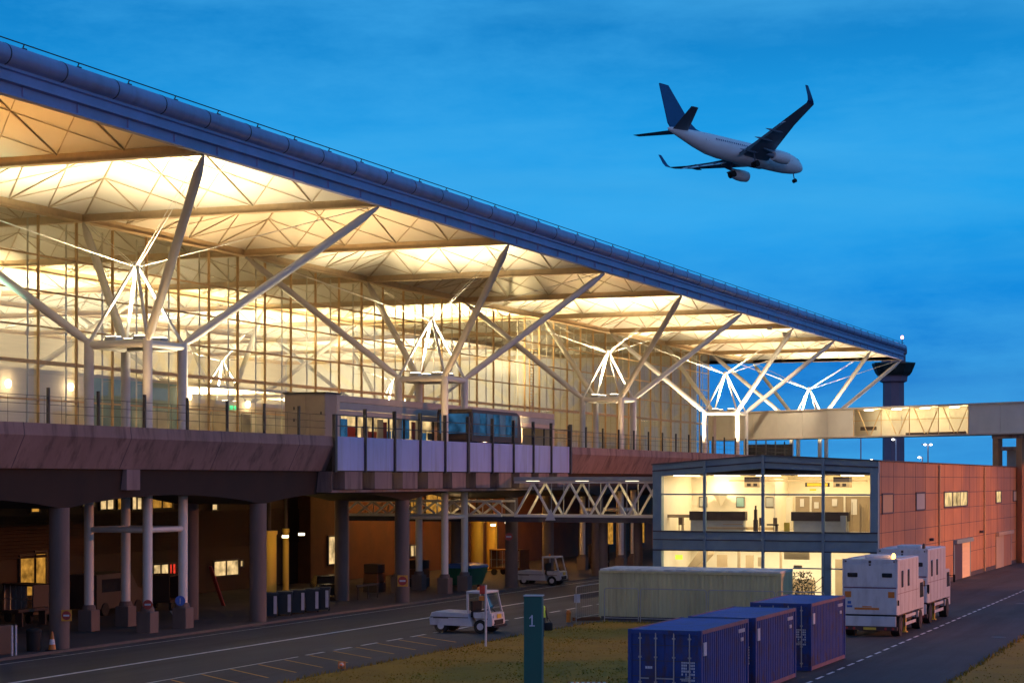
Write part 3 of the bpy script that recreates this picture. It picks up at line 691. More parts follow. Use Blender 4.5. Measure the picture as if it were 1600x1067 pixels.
ibox(1243, 1362, 4.13, 6.35, LX + 5.0, .1); ibox(1240, 1362, 6.35, 6.5, LX + 4.95, .2, 1); ibox(1265, 1268, 4.13, 6.35, LX + 4.9, .08, 1); ibox(1318, 1321, 4.13, 6.35, LX + 4.9, .08, 1)
b.build('partition', [m_brownboard, m_room], lg)
for p0, p1, z0, z1 in ((1250, 1256, 5.7, 6.2), (1272, 1279, 5.6, 6.0), (1300, 1308, 5.75, 6.2), (1330, 1339, 5.2, 6.2)):
    b = MB(); ibox(p0, p1, z0, z1, LX + 4.94, .04); b.build('notice_sheet', m_white, lg)
# doors, skirting and ceiling grid of the upper room
for p0, p1 in ((1212, 1224), (1226, 1238)):
    b = MB(); ibox(p0, p1, 4.13, 6.3, LX + 6.9, .06); o = b.build('room_door', m_white, lg); b = MB(); ibox(p1 - 2, p1 - 1, 5.1, 5.2, LX + 6.86, .04); b.build('handle', m_dkbrown, o)
b = MB()
for i in range(1, 11): y = LY0 + .3 + i * 1.25; b.box(LX + .5, XI - .05, y - .02, y + .02, 7.705, 7.719)
for i in range(1, 6): b.box(LX + .5 + i * 1.25, LX + .54 + i * 1.25, LY0 + .4, LY1 - .4, 7.703, 7.717)
b.build('ceiling_grid', m_brownboard, lg)
b = MB(); ibox(1045, 1230, 4.13, 4.3, LX + 7.4, .08); b.build('skirting', m_brownboard, lg)
for p in (1049, 1092, 1150, 1196):
    b = MB(); ibox(p, p + 13, 5.6, 6.3, LX + 7.42, .05); o = b.build('wall_picture', m_dkbrown, lg); b = MB(); ibox(p + 1, p + 12, 5.66, 6.24, LX + 7.4, .03); b.build('picture_sheet', (m_greypanel, m_tan, m_tealwall, m_cream)[p % 4], o)
for p in (1060, 1118, 1186, 1208, 1290):
    b = MB(); ibox(p, p + 6, 4.5, 4.58, LX + 3.2, .45); ibox(p, p + 6, 4.58, 5.0, LX + 3.6, .06); ibox(p + .5, p + 1.3, 4.13, 4.5, LX + 3.3, .06); ibox(p + 4.7, p + 5.5, 4.13, 4.5, LX + 3.3, .06); b.build('lounge_chair', m_dkbrown, lg)
for p0, p1, q0, q1 in ((1077, 1164, 1077, 1164), (1236, 1326, 1238, 1326)):
    b = MB(); ibox(p0, p1, 4.85, 5.42, LX + 1.6, .6); o = b.build('service_counter', m_dkbrown, lg)
    b = MB(); ibox(q0 + 2, q1 - 2, 4.13, 4.85, LX + 1.7, .5); b.build('counter_front', m_greypanel, o)
b = MB(); ibox(1040, 1077, 5.0, 5.2, LX + 2, .4); ibox(1066, 1068, 4.13, 5, LX + 2, .1); ibox(1104, 1165, 4.3, 4.45, LX + .8, .4); ibox(1130, 1160, 4.6, 4.66, LX + .9, .1); b.build('rail_bench', m_brownboard, lg)
b = MB(); ibox(1177, 1183, 4.13, 4.9, LX + 1.5, .3); ibox(1178, 1182, 4.9, 5.55, LX + 1.5, .25); ibox(1179.3, 1181, 5.55, 5.8, LX + 1.55, .2); ibox(1198, 1214, 4.55, 4.65, LX + 1.6, .4); ibox(1211, 1214, 4.13, 4.6, LX + 1.6, .3); b.build('desk_stand', m_dkbrown, lg)
b = MB(); ibox(1313, 1322, 4.13, 5.2, LX + 1.2, .3); b.build('bin_cabinet', m_greypanel, lg)
b = MB(); ibox(1225, 1233, 4.15, 4.75, LX + 1.2, .2); b.build('floor_sign', m_yellow, lg)
# hanging boxes and lit sign
for p0, p1 in ((1163, 1187), (1302, 1327)):
    b = MB(); ibox(p0, p1, 6.95, 7.28, LX + 2.0, .8, 0); ibox(p0, p1, 7.28, 7.6, LX + 2.0, .8, 1); ibox(p0 + 4, p0 + 10, 7.02, 7.2, LX + 1.97, .02, 1); ibox(p0 + 14, p0 + 20, 7.02, 7.2, LX + 1.97, .02, 1); b.build('hanging_unit', [m_tan, m_dkbrown], lg)
b = MB(); ibox(1139, 1354, 7.32, 7.42, LX + 2.9, .3); b.build('ceiling_duct', m_tan, lg)
b = MB(); ibox(1258, 1296, 7.0, 7.25, LX + 1.5, .1); o = b.build('direction_sign', m_dkbrown, lg)
b = MB(); ibox(1261, 1293, 7.03, 7.22, LX + 1.46, .03); b.build('sign_face', e_yelsign, o)
b = MB(); ibox(1265, 1275, 6.75, 6.86, LX + 1.5, .1); b.build('hanging_sign', e_yelsign, lg)
for p in (1050, 1126):
    x = LX + 6.9; y = yonx(p, x); o = MB().lathe((x, y, 5.7), [(.04, 0), (.5, .7), (.5, .74)], 4).build('wall_shade', m_room, lg)
    lamp('POINT', 'wall_shade_bulb', (x - .45, y, 6.95), 190, (1, .74, .4), shadow_soft_size=.12)
b = MB()
for i in range(5):
    y = LY0 + 1.8 + i * 2.7; b.box(LX + 1.0, LX + 1.25, y, y + .7, 7.66, 7.718); b.box(LX + 4.4, LX + 4.7, y, y + .9, 7.66, 7.718)
b.build('ceiling_lamp', e_ceil, lg)
for px in (1215, 1262, 1310, 1345): lamp('POINT', 'lounge_fill_bulb', (LX + 5.6, yonx(px, LX + 5.6), 7.3), 60, (1, .72, .32), shadow_soft_size=.15)  # point lights added for stronger contrast, without fittings
lamp('AREA', 'lounge_ceiling_light', (LX + 3.5, (LY0 + LY1) / 2, 7.5), 560, (1, .82, .52), target=(LX + 3.5, (LY0 + LY1) / 2, 0), shape='RECTANGLE', size=5.5, size_y=12)
lamp('AREA', 'lounge_lower_light', (LX + 3.5, (LY0 + LY1) / 2, 3.3), 760, (1, .85, .58), target=(LX + 3.5, (LY0 + LY1) / 2, 0), shape='RECTANGLE', size=5.5, size_y=12)
# lower room furniture and stair
b = MB(); x = LX + 3
b.prism([(yonx(1045, x), .1), (yonx(1100, x), 3.3), (yonx(1106, x), 3.3), (yonx(1106, x), 2.6), (yonx(1052, x), .1)], 'x', x, x + 1.5); b.build('stair', m_brownboard, lg)
b = MB(); ibox(1055, 1066, 2.35, 2.65, LX + 1, .1); b.build('exit_sign', EM('green_yellow_sign', (.75, .9, .08), 1.2), lg)
b = MB(); 
for nm, p0, p1, z0, z1, dx, dd in (('hanging_panel', 1225, 1264, 2.45, 2.9, 1.2, .3), ('slim_post', 1152, 1156, 0, 2.9, 3, .2), ('slim_post', 1218, 1221, 0, 2.9, 4, .2), ('wall_board', 1184, 1192, 1.9, 2.5, 3, .2), ('room_door', 1305, 1318, .1, 2.4, 4, .1), ('wall_board', 1240, 1253, 1.9, 2.1, 1, .1), ('room_door', 1165, 1177, .1, 2.5, 6, .1), ('wall_board', 1120, 1136, 1.7, 2.5, 6, .1), ('reception_desk', 1236, 1270, .1, 1.1, 3.4, .6)):
    b = MB(); ibox(p0, p1, z0, z1, LX + dx, dd); b.build(nm, m_brownboard, lg)
b = MB()
for i in range(16):
    p = 1326 + random.random() * 36; ibox(p, p + .8, 4.15, 4.15 + random.uniform(.5, 1.9), LX + 1.5 + random.random(), .03)
b.build('wire_display', m_brownboard, lg)

# bare tree/bush and railing by the lounge corner door
sh = thing('garden_shrub', 'dark leafy shrub between cream cabin and lit lounge doorway', 'shrub', (LX - 2.2, yonx(1252, LX - 2.2), 0))
b = MB(); bx, by, _ = sh.location
for i in range(420):
    a, r, z = random.random() * 6.28, random.random() ** .6 * 1.0, random.random() * 1.7
    r *= (1 - .35 * abs(z - .8)); p = Vector((bx + r * math.cos(a), by + r * math.sin(a), z + .1)); q = Vector((random.uniform(-1, 1), random.uniform(-1, 1), random.uniform(-.6, 1))).normalized() * .16; u = q.orthogonal().normalized() * .07
    b.quad(p - u, p + q * .5 - u * .2, p + q, p + u)
b.build('leaf_mass', M('shrub_leaf', (.035, .05, .02), .7, var=.5, scale=4), sh)
b = MB()
for i in range(7): a = i * .9; b.tube((bx, by, 0), (bx + .5 * math.cos(a), by + .5 * math.sin(a), 1.2), .03, .012, 5)
b.build('stem', m_dkbrown, sh)
hr = thing('stair_handrail', 'slim metal handrail sloping beside the lit lounge doorway', 'handrail', (LX - 1.5, yonx(1280, LX - 1.5), 0))
b = MB(); ya, yb = yonx(1268, LX - 1.5), yonx(1286, LX - 1.5)
b.tube((LX - 1.5, ya, 0), (LX - 1.5, ya, .95), .025, n=6); b.tube((LX - 1.5, yb, 0), (LX - 1.5, yb, 1.55), .025, n=6); b.tube((LX - 1.5, ya, .95), (LX - 1.5, yb, 1.55), .025, n=6); b.tube((LX - 1.5, ya, .5), (LX - 1.5, yb, 1.0), .02, n=6); b.build('rail', m_dkbrown, hr)

# ------------------------------------------------------------------ footbridge from the lounge under the deck
fb = thing('covered_footbridge', 'covered footbridge with white criss-cross truss joining the lounge to the hall', 'footbridge', (127.2, 50, 4.7))
BX0, BX1 = 126.0, 128.4; yA, yM, yB = LY1 + .05, 49.25, 62
MB().box(BX0 - .02, BX1 + .02, yA, yB, 4.62, 4.95).build('floor_girder', m_joint, fb)
MB().box(BX0 - .15, BX1 + .15, yA, yM, 7.36, 7.62).build('roof', m_greypanel, fb)
for x in (BX0, BX1):
    for (ya, yb, zt) in ((yA, yM, 7.3), (yM + .9, yB, 6.02)):
        ch = MB(); ch.box(x - .07, x + .07, ya, yb, 4.955, 5.12); ch.box(x - .07, x + .07, ya, yb, zt - .1, zt + .04); ch.build('chord', m_white, fb)
        L_ = (yb - ya); n = 4 if zt > 7 else 5
        for i in range(n):
            p, q, mm = ya + L_ * i / n, ya + L_ * (i + 1) / n, ya + L_ * (i + .5) / n
            MB().bar((x, p + .1, 5.12), (x, mm, zt - .1), .13, .13).bar((x, mm, zt - .1), (x, q - .1, 5.12), .13, .13).build('diagonal', m_white, fb)
            MB().bar((x + .0, p, 5.12), (x + .0, p, zt - .1), .05, .05).build('post', m_steelgrey, fb)
MB().quad((BX0 + .1, yA, 5.1), (BX0 + .1, yM, 5.1), (BX0 + .1, yM, 7.35), (BX0 + .1, yA, 7.35)).build('bridge_glass', m_glass_l, fb)
b = MB()
for y in (41, 44.5, 48): b.box(127, 127.4, y, y + .8, 7.28, 7.355)
b.build('bridge_lamp', e_ceil, fb)
for y in (42.5, 48, 54): lamp('POINT', 'bridge_bulb', (127.2, y, 5.85), 45, (1, .68, .3), shadow_soft_size=.2)
for (x, y) in ((127.2, 41.0), (127.2, 43.4)):
    MB().tube((x, y, 0), (x, y, 4.62), .3, n=18).build('pier', m_concrete_col, fb, smooth=True)
tri = tag(MB().prism([(46.3, 4.75), (47.0, 4.75), (46.65, 5.5)], 'x', BX0 - .16, BX0 - .10).build('warning_sign', m_marks), 'small triangular sign fixed low on the footbridge truss', 'road sign')

# ------------------------------------------------------------------ elevated gangway
ga = thing('elevated_gangway', 'long cream panelled gangway with one lit glazed stretch leaving the hall end', 'gangway', (196.7, 43.4, 11.67))
U = Vector((.5045, .8634, 0)); V = Vector((.8634, -.5045, 0)); A0 = Vector((196.7, 43.4, 0))
GW = 3.0
def G(t, v, z): p = A0 + U * t + V * v; return (p.x, p.y, z)
def gbox(b, t0, t1, v0, v1, z0, z1, mi=0):
    vs_ = [G(t, v, z) for z in (z0, z1) for t, v in ((t0, v0), (t1, v0), (t1, v1), (t0, v1))]
    return b.add(vs_, [(3, 2, 1, 0), (4, 5, 6, 7), (0, 1, 5, 4), (1, 2, 6, 5), (2, 3, 7, 6), (3, 0, 4, 7)], mi)
def tpx(px):
    a = (px - 800) / 3170; r0, d0_ = A0.x * s_ - A0.y * c_, A0.x * c_ + A0.y * s_; ru, du = U.x * s_ - U.y * c_, U.x * c_ + U.y * s_
    return (a * d0_ - r0) / (ru - a * du)
z0, z1 = 11.67, 14.27
tA, tB, tW0, tW1 = 17.6, -42, tpx(1334), tpx(1513.5)
gbox(MB(), tB, tA, -.1, GW + .1, z0 - .14, z0 - .002).build('floor_deck', m_station_l, ga)
gbox(MB(), tB, tA, -.12, GW + .12, z1 + .002, z1 + .16).build('roof', m_station_l, ga)
def panels(ta, tb, step, v):
    n = max(1, round(abs(ta - tb) / step))
    for i in range(n):
        p, q = tb + (ta - tb) * i / n, tb + (ta - tb) * (i + 1) / n
        gbox(MB(), p + .02, q - .02, v, v + .1, z0, z1).build('wall_panel', m_gangway, ga)
panels(tA, tW0, 3.6, 0); panels(tW1, tB, 3.6, 0); panels(tA, tB, 6, GW - .1)
gl2 = MB().quad(G(tW0, .06, z0), G(tW1, .06, z0), G(tW1, .06, z1), G(tW0, .06, z1)).build('glazed_side', m_glass_l, ga)
b = MB(); n = 4
for i in range(n + 1): t = tW0 + (tW1 - tW0) * i / n; b.bar(G(t, -.02, z0), G(t, -.02, z1), .07, .07)
b.bar(G(tW0, -.02, z0 + 1.45), G(tW1, -.02, z0 + 1.45), .05, .06); b.build('window_mullion', m_mullion, gl2)
for i in range(n):
    ta, tb = tW0 + (tW1 - tW0) * i / n, tW0 + (tW1 - tW0) * (i + 1) / n; tm = (ta + tb) / 2
    b = MB(); b.bar(G(ta + (tb - ta) * .08, .3, z1 - .1), G(tm - (tb - ta) * .05, .3, z0 + .1), .06, .07); b.bar(G(tm + (tb - ta) * .05, .3, z0 + .1), G(tb - (tb - ta) * .08, .3, z1 - .1), .06, .07); b.build('truss_diagonal', m_mullion, ga)
    gbox(MB(), ta + (tb - ta) * .05, ta + (tb - ta) * .3, 1.3, 1.7, z1 - .12, z1 - .03).build('gangway_lamp', e_white, ga)
    p = G(tm, 1.5, z1 - .5); lamp('POINT', 'gangway_bulb', p, 110, (1, .78, .36), shadow_soft_size=.15)
gbox(MB(), tW0 - .4, tW0 - 2.2, .5, .8, z0 + .55, z0 + .9).build('bench', m_dkbrown, ga)
b = MB(); gbox(b, tW1 + 1, tW1 + 8, .6, .9, z0, z0 + .22); b.build('skirting_duct', m_dkbrown, ga)
for (x, y, tgt) in ((190, 46.5, (201, 50.5, 13)), (182, 46, (194, 38.5, 13))):  # spots added under the eave to brighten the gangway panels
    o = MB().bbox(x - .2, x + .2, y - .2, y + .2, ZE - .6, ZE - .22, .03).build('added_eave_spot', m_steelgrey, term)
    lamp('SPOT', 'added_eave_beam', (x, y, ZE - .75), 5200, (1, .80, .54), target=tgt, spot_size=R(62), spot_blend=.9, shadow_soft_size=.2)
# pier under the gangway
pA, pB = tpx(1552), tpx(1589)
for t in (pA, pB):
    b = MB(); gbox(b, t - .32, t + .32, .3, .9, 0, z0 - .5); b.build('pier_column', m_terracotta, ga)
b = MB(); gbox(b, pB - .4, pA + .4, .3, 1.2, z0 - .5, z0 - .15); b.build('pier_head', m_concrete, ga)
b = MB(); gbox(b, pB + .5, pA - .5, 1.3, 1.5, 6, z0 - 1.3); b.build('pier_infill', m_greypanel, ga)
b = MB(); gbox(b, pB + .4, pA - .4, .55, 1.0, z0 - 1.6, z0 - 1.25); b.build('pier_tie', m_concrete, ga)
b = MB()
for t in (14.5, 16.5): b.tube(G(t, 2.2, DECK - .2), G(t, 2.2, z0 - .14), .15, n=12)
# glass screens at the deck end
sc = tag(MB().box(216, 216.12, yonx(1238, 216), yonx(1166, 216), 9.0, 11.3).build('screen_wall', m_dkglass), 'dark blue glazed screen at the far end of the deck under the gangway', 'glass screen')

# ------------------------------------------------------------------ control tower and far lamps
def far(px, d): r = (px - 800) / 3170 * d; return d * c_ + r * s_, d * s_ - r * c_
tx, ty = far(1396, 830); ct = thing('control_tower', 'dark airport control tower with flared cab behind the roof end', 'control tower', (tx, ty, 0))
def ring(c, r, z, n=8, rot=22.5): return [(c[0] + r * math.cos(R(rot + 360 * i / n) + HEAD), c[1] + r * math.sin(R(rot + 360 * i / n) + HEAD), z) for i in range(n)]
def zf(py, d): return CAMH + (750 - py) * d / 3170
T = (tx, ty)
MB().loft([ring(T, 4.6, 0, 8), ring(T, 4.35, zf(598, 830), 8)]).build('shaft', m_tower, ct)
MB().loft([ring(T, 4.5, zf(598, 830)), ring(T, 5.6, zf(596, 830)), ring(T, 5.8, zf(589, 830)), ring(T, 6.2, zf(587, 830))]).build('collar', m_tower, ct)
MB().loft([ring(T, 6.6, zf(587, 830)), ring(T, 7.6, zf(582, 830)), ring(T, 9.0, zf(569, 830)), ring(T, 9.0, zf(567, 830))]).build('cab', m_towercab, ct)
MB().loft([ring(T, 5.0, zf(567, 830)), ring(T, 5.0, zf(555, 830)), ring(T, 5.6, zf(553, 830)), ring(T, 5.6, zf(545, 830)), ring(T, 3, zf(543, 830))]).build('cab_roof', m_tower, ct)
for px, d, top, head in ((1345, 360, 683, 0), (1400, 520, 686, 1), (1450, 500, 694, 2), (1441, 700, 714, 1), (1366, 600, 718, 1), (1322, 640, 721, 1)):
    x, y = far(px, d); zt = zf(top, d)
    if head == 0: lab, nm = 'tall plain floodlight mast seen below the lit gangway window', 'light_mast'
    else: lab, nm = {1400: 'lit lamp post in front of the control tower shaft', 1450: 'lit double-headed lamp post right of the control tower', 1441: 'distant low lamp left of the double-headed lamp post', 1366: 'distant low lamp just left of the control tower shaft', 1322: 'distant low lamp beyond the lounge roof corner'}[px], 'lamp_post'
    lp = thing(nm, lab, 'lamp post', (x, y, 0), 'lamps beyond the lounge roof')
    sc_ = d / 3170
    MB().tube((x, y, 0), (x, y, zt), 1.6 * sc_, 1.0 * sc_, 8).build('pole', m_marks, lp)
    if head:
        wv = Vector((s_, -c_, 0)) * sc_
        b = MB(); p = Vector((x, y, zt)); b.bar(p - wv * 5 * (head > 1) - wv * 5, p + wv * 5 * (head > 1), 1.6 * sc_, 1.6 * sc_); b.build('arm', m_marks, lp)
        for e in ((-1, 1) if head == 2 else (-1,)):
            b = MB(); q = p + wv * 4.5 * e; b.lathe((q.x, q.y, q.z - 2 * sc_), [(.3 * sc_, 0), (2.4 * sc_, .8 * sc_), (2.4 * sc_, 2.2 * sc_), (.3 * sc_, 3 * sc_)], 8); b.build('lamp_head', e_white, lp)

# apron floodlight masts (right of the view)
for (x, y, h, tgts, pw, lab) in ((158, -34, 18, ((138, 30, -6), (158, 26, -6), (178, 26, -6)), 95000, 'tall apron mast of orange floodlights facing the salmon wall'), (124, -40, 17, ((72, 24, -9), (92, 22, -9), (112, 22, -9)), 52000, 'tall apron mast of orange floodlights facing the containers')):
    fm = thing('apron_floodlight', lab, 'floodlight mast', (x, y, 0))
    MB().tube((x, y, 0), (x, y, h), .28, .16, 12).build('pole', m_steelgrey, fm)
    MB().bar((x - 1.5, y, h), (x + 1.5, y, h), .15, .2).build('crossarm', m_steelgrey, fm)
    for dx, tgt in zip((-1.1, 0, 1.1), tgts):
        o = MB().bbox(x + dx - .35, x + dx + .35, y - .2, y + .25, h - .75, h - .15, .04).build('lamp_head', m_steelgrey, fm)
        MB().box(x + dx - .28, x + dx + .28, y + .255, y + .27, h - .7, h - .2).build('lens', e_sodium, o)
        lamp('SPOT', 'floodlight_beam', (x + dx, y + .5, h - .45), pw, (1, .31, .07), target=tgt, spot_size=R(46), spot_blend=.75, shadow_soft_size=.5)

# ------------------------------------------------------------------ ground
tag(MB().quad((-400, -1500, 0), (3500, -1500, 0), (3500, 1500, 0), (-400, 1500, 0)).build('ground', m_asphalt), kind='structure')
tag(MB().box(30, 215, 50.05, 110, 0, .08).build('pavement', m_pave), kind='structure')
tag(MB().box(30, 215, 49.85, 50.045, 0, .11).build('kerb', m_conc_kerb), kind='structure')
mk = MB()
def stripe(x0, x1, y, wd, mi=0): mk.quad((x0, y - wd / 2, .004), (x1, y - wd / 2, .004), (x1, y + wd / 2, .004), (x0, y + wd / 2, .004), mi)
stripe(30, 150, 44.1, .24); stripe(30, 150, 48.9, .08)
stripe(45, 76, 39.45, .11)
x = 76.8
while x < 118: stripe(x, x + 1.7, 39.5, .17); x += 2.7
x = 55
while x < 190: stripe(x, x + 1.15, 17.0 + (x - 70) * .011, .12); x += 1.95
for i in range(13):
    x0 = 61 + i * 2.25; d = Vector((-.64, -.77)).normalized(); n_ = Vector((-d.y, d.x)) * .05; L_ = 3.9
    p, q = Vector((x0, 39.3)), Vector((x0, 39.3)) + d * L_
    mk.quad((p.x - n_.x, p.y - n_.y, .005), (q.x - n_.x, q.y - n_.y, .005), (q.x + n_.x, q.y + n_.y, .005), (p.x + n_.x, p.y + n_.y, .005), 1)
for (xx, yy) in ((68, 56), (70, 58.5), (96, 57.5), (110, 58)):
    mk.quad((xx, yy, .086), (xx + 3, yy + 2, .086), (xx + 3.1, yy + 1.9, .086), (xx + .1, yy - .1, .086), 0)
tag(mk.build('road_markings', [m_white_line, m_yel_line]), kind='structure')

pt = MB(); rp = random.Random(5)
for i in range(16):
    x, y = rp.uniform(60, 150), rp.choice((rp.uniform(36, 49), rp.uniform(13.5, 17))); a, b_ = rp.uniform(1.2, 5), rp.uniform(.6, 1.8)
    pt.quad((x, y, .002), (x + a, y, .002), (x + a, y + b_, .002), (x, y + b_, .002), rp.choice((0, 0, 1)))
for i in range(9):
    x, y = rp.uniform(62, 140), rp.choice((49.5, 40.5, 16.0, 13.6)); pt.disc((x, y, .0035), (0, 0, 1), .36, 16, .003, 2)
tag(pt.build('road_patches', [M('fresh_tarmac', (.022, .024, .03), .75, var=.3, scale=2), M('old_tarmac', (.075, .075, .082), .9, var=.3, scale=2), m_darkpost]), kind='structure')
def grass_area(name, poly, n, hmin, hmax):
    q_ = []
    for (x1, y1), (x2, y2) in zip(poly, poly[1:] + poly[:1]):
        n_ = max(1, int(math.hypot(x2 - x1, y2 - y1) / .35))
        for i in range(n_): q_.append((x1 + (x2 - x1) * i / n_ + random.uniform(-.07, .07), y1 + (y2 - y1) * i / n_ + random.uniform(-.09, .09)))
    edge = q_; poly = poly
    b = MB(); xs = [p[0] for p in poly]; ys_ = [p[1] for p in poly]
    def inside(x, y):
        r = False
        for (x1, y1), (x2, y2) in zip(poly, poly[1:] + poly[:1]):
            if (y1 > y) != (y2 > y) and x < (x2 - x1) * (y - y1) / (y2 - y1) + x1: r = not r
        return r
    b.add([(x, y, .02) for x, y in edge], [tuple(range(len(edge)))], 0)
    for (x, y) in edge:
        for _ in range(5):
            p = Vector((x + random.uniform(-.2, .2), y + random.uniform(-.14, .14), 0)); a = random.random() * 6.28; u = Vector((math.cos(a), math.sin(a), 0)) * .03
            b.add([p - u, p + u, p + Vector((random.uniform(-.1, .1), random.uniform(-.1, .1), random.uniform(.06, .2)))], [(0, 1, 2)], random.choice((0, 1)))
    k = 0
    while k < n:
        x, y = random.uniform(min(xs), max(xs)), random.uniform(min(ys_), max(ys_))
        if not inside(x, y): continue
        k += 1
        clump = math.sin(x * .7 + 2 * math.sin(y * .5)) * math.sin(y * .9 + x * .3)
        h = random.uniform(hmin, hmax) * (1 + .5 * clump); a = random.random() * 6.28; u = Vector((math.cos(a), math.sin(a), 0)) * .05
        p = Vector((x, y, .0)); t = p + Vector((random.uniform(-.1, .1), random.uniform(-.1, .1), h))
        b.add([p - u, p + u, t], [(0, 1, 2)], 1 if (clump > .45 and random.random() < .5) or (y > 31 and x > 96 and random.random() < .7) else 0)
    return tag(b.build(name, [m_grass, m_grass_green]), kind='stuff')
grass_area('grass', [(38, 34.7), (90, 34.9), (99.6, 34.5), (100.6, 34.2), (100.8, 20.9), (86.5, 20.6), (76.5, 20.5), (60, 20.6), (38, 20.4)], 26000, .02, .07)
grass_area('grass', [(55, 12.0), (80, 12.2), (100, 12.5), (135, 12.9), (140, 2), (100, -8), (55, -8)], 14000, .02, .07)

# ------------------------------------------------------------------ undercroft
uc = thing('undercroft_building', 'dark service building under the deck with louvred wall and small lit windows', 'building', (110, 69, 0))
YU = 67.0
b = MB(); b.box(30, 102, YU, YU + .3, 0.08, 7.2, 0); b.box(102.02, 129, YU, YU + .3, .08, 7.2, 0); b.box(129.02, 215, YU - 1, YU - .7, .08, 7.2, 1); b.box(129.02, 129.3, YU - .7, YU + .3, .08, 7.2, 1)
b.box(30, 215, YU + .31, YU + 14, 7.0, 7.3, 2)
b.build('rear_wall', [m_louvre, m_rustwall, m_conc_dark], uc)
b = MB()
for i in range(12): b.prism([(YU - .05, 3.1 + i * .2), (YU - .16, 3.02 + i * .2), (YU - .05, 3.2 + i * .2)], 'x', 30, 129)
b.build('louvre_blades', m_louvre, uc)
for (p0, p1, q0, q1, mat, fr) in (
        (30, 52, 868, 930, e_warmwin, 0), (54, 70, 862, 930, e_warmwin, 0), (155, 176, 777, 795, e_palewin, 1), (128, 146, 782, 790, e_palewin, 1), (182, 189, 774, 795, e_warmwin, 0), (205, 220, 773, 795, e_palewin, 1), (236, 268, 778, 793, e_warmwin, 1), (287, 300, 786, 796, e_palewin, 0), (330, 338, 788, 796, e_palewin, 0),
        (47, 60, 789, 799, e_warmwin, 0), (238, 262, 882, 905, e_palewin, 1), (263, 273, 881, 904, e_redwin, 1), (290, 300, 878, 886, e_palewin, 0), (333, 371, 876, 898, e_palewin, 1), (374, 378, 876, 884, e_palewin, 0),
        (512, 534, 838, 880, e_palewin, 1), (640, 652, 852, 868, e_palewin, 1), (640, 651, 776, 801, e_warmwin, 1), (664, 700, 770, 802, e_warmwin, 1), (740, 750, 826, 884, e_warmwin, 0), (764, 776, 824, 886, e_warmwin, 0), (946, 957, 816, 850, e_warmwin, 0), (988, 1006, 816, 848, e_warmwin, 0)):
    Y = YU - .02 if xon(p0, YU) < 129 else YU - 1.02
    a, c = xon(p0, Y), xon(p1, Y); za, zb = zon((p0 + p1) / 2, q1, Y), zon((p0 + p1) / 2, q0, Y)
    za = max(za, .1)
    b = MB(); b.box(a - .12, c + .12, Y - .12, Y - .002, zb, zb + .12); b.box(a - .12, a, Y - .12, Y - .002, za, zb); b.box(c, c + .12, Y - .12, Y - .002, za, zb); b.box(a - .12, c + .12, Y - .12, Y - .002, za - .1, za)
    if fr: b.box((a + c) / 2 - .05, (a + c) / 2 + .05, Y - .1, Y - .004, za, zb)
    o = b.build('window', m_dkbrown, uc)
    MB().box(a, c, Y - .04, Y - .006, za, zb).build('pane', mat, o)
# lit yellow silos / pillars
for p0, p1, q0, q1, Y in ((411, 430, 846, 924, 60), (444, 449, 848, 915, 61.5), (739, 752, 826, 886, 60), (763, 774, 826, 888, 62)):
    x = xon((p0 + p1) / 2, Y); r = (xon(p1, Y) - xon(p0, Y)) / 2 * .45 + .1
    t = thing('yellow_pillar', 'yellow cylindrical pillar, ' + {411: 'broad and brightest, behind the waste bins', 444: 'thin, right of the broad bright one behind the bins', 739: 'left one of the pair under the footbridge', 763: 'right one of the pair under the footbridge'}[p0], 'pillar', (x, Y, 0))
    MB().lathe((x, Y, .08), [(r * 1.2, 0), (r * 1.2, .2), (r, .25), (r, 3.9), (r * 1.15, 4.0), (r * 1.15, 4.2)], 18).build('shaft', m_yellowcol, t, smooth=True)
    MB().tube((x, Y, 4.28), (x, Y, 6.9), .12, n=8).build('pipe', m_dkbrown, t)
    o = MB().bbox(x - 1.9, x - 1.6, Y - 2.2, Y - 1.9, 3.9, 4.05, .02).build('lamp', e_ceil, t)
    lamp('POINT', 'pillar_bulb', (x - 1.5, Y - 1.9, 3.2), 55 if p0 < 700 else 60, (1, .62, .12), shadow_soft_size=.2)

# pallets, carts and clutter in the undercroft
def cart(x, y, rz, label, cl):
    t = thing('baggage_cart', label, 'cart', None, 'carts parked in the undercroft'); 
    MB().bbox(-1.4, 1.4, -.75, .75, .45, .6, .02).build('bed', cl, t)
    b = MB(); b.box(-1.38, -1.3, -.7, .7, .6, 1.9); b.box(1.3, 1.38, -.7, .7, .6, 1.9); b.box(-1.38, 1.38, -.75, .75, 1.902, 1.98); b.build('cage', cl, t)
    b = MB()
    for i in range(6): b.bar((-1.3 + i * .5, .7, .6), (-1.3 + i * .5, .7, 1.9), .03, .03)
    b.bar((-1.3, .7, 1.2), (1.3, .7, 1.2), .03, .03); b.build('bars', m_steelgrey, t)
    for sx in (-1, 1):
        for sy in (-1, 1): MB().tube((sx * .95, sy * .6, .24), (sx * .95, sy * .75, .24), .24, n=14).build('wheel', m_black, t)
    b = MB(); b.bar((1.4, 0, .45), (2.3, 0, .35), .06, .06); b.build('tow_bar', m_darkpost, t)
    t.location = (x, y, .08); t.rotation_euler.z = rz; return t
cart(100, 60.5, .3, 'brown caged baggage cart between the concrete columns near the lit window', m_louvre)
cart(88.5, 61.5, 1.2, 'dark caged baggage cart behind the round blue sign column', m_dkbrown)
cart(146, 57.5, 1.4, 'rust coloured baggage cart beyond the second parked tug', m_rustwall)
cart(160, 55, .2, 'brown baggage cart near the far columns under the deck', m_louvre)
bn = thing('park_bench', 'dark low bench in front of the yellow lit doorway', 'bench', (xon(47, 60), 60, .08))
x = xon(47, 60); MB().bbox(x - 1.4, x + 1.4, 59.7, 60.2, .8, .95, .02).build('seat', m_dkbrown, bn)
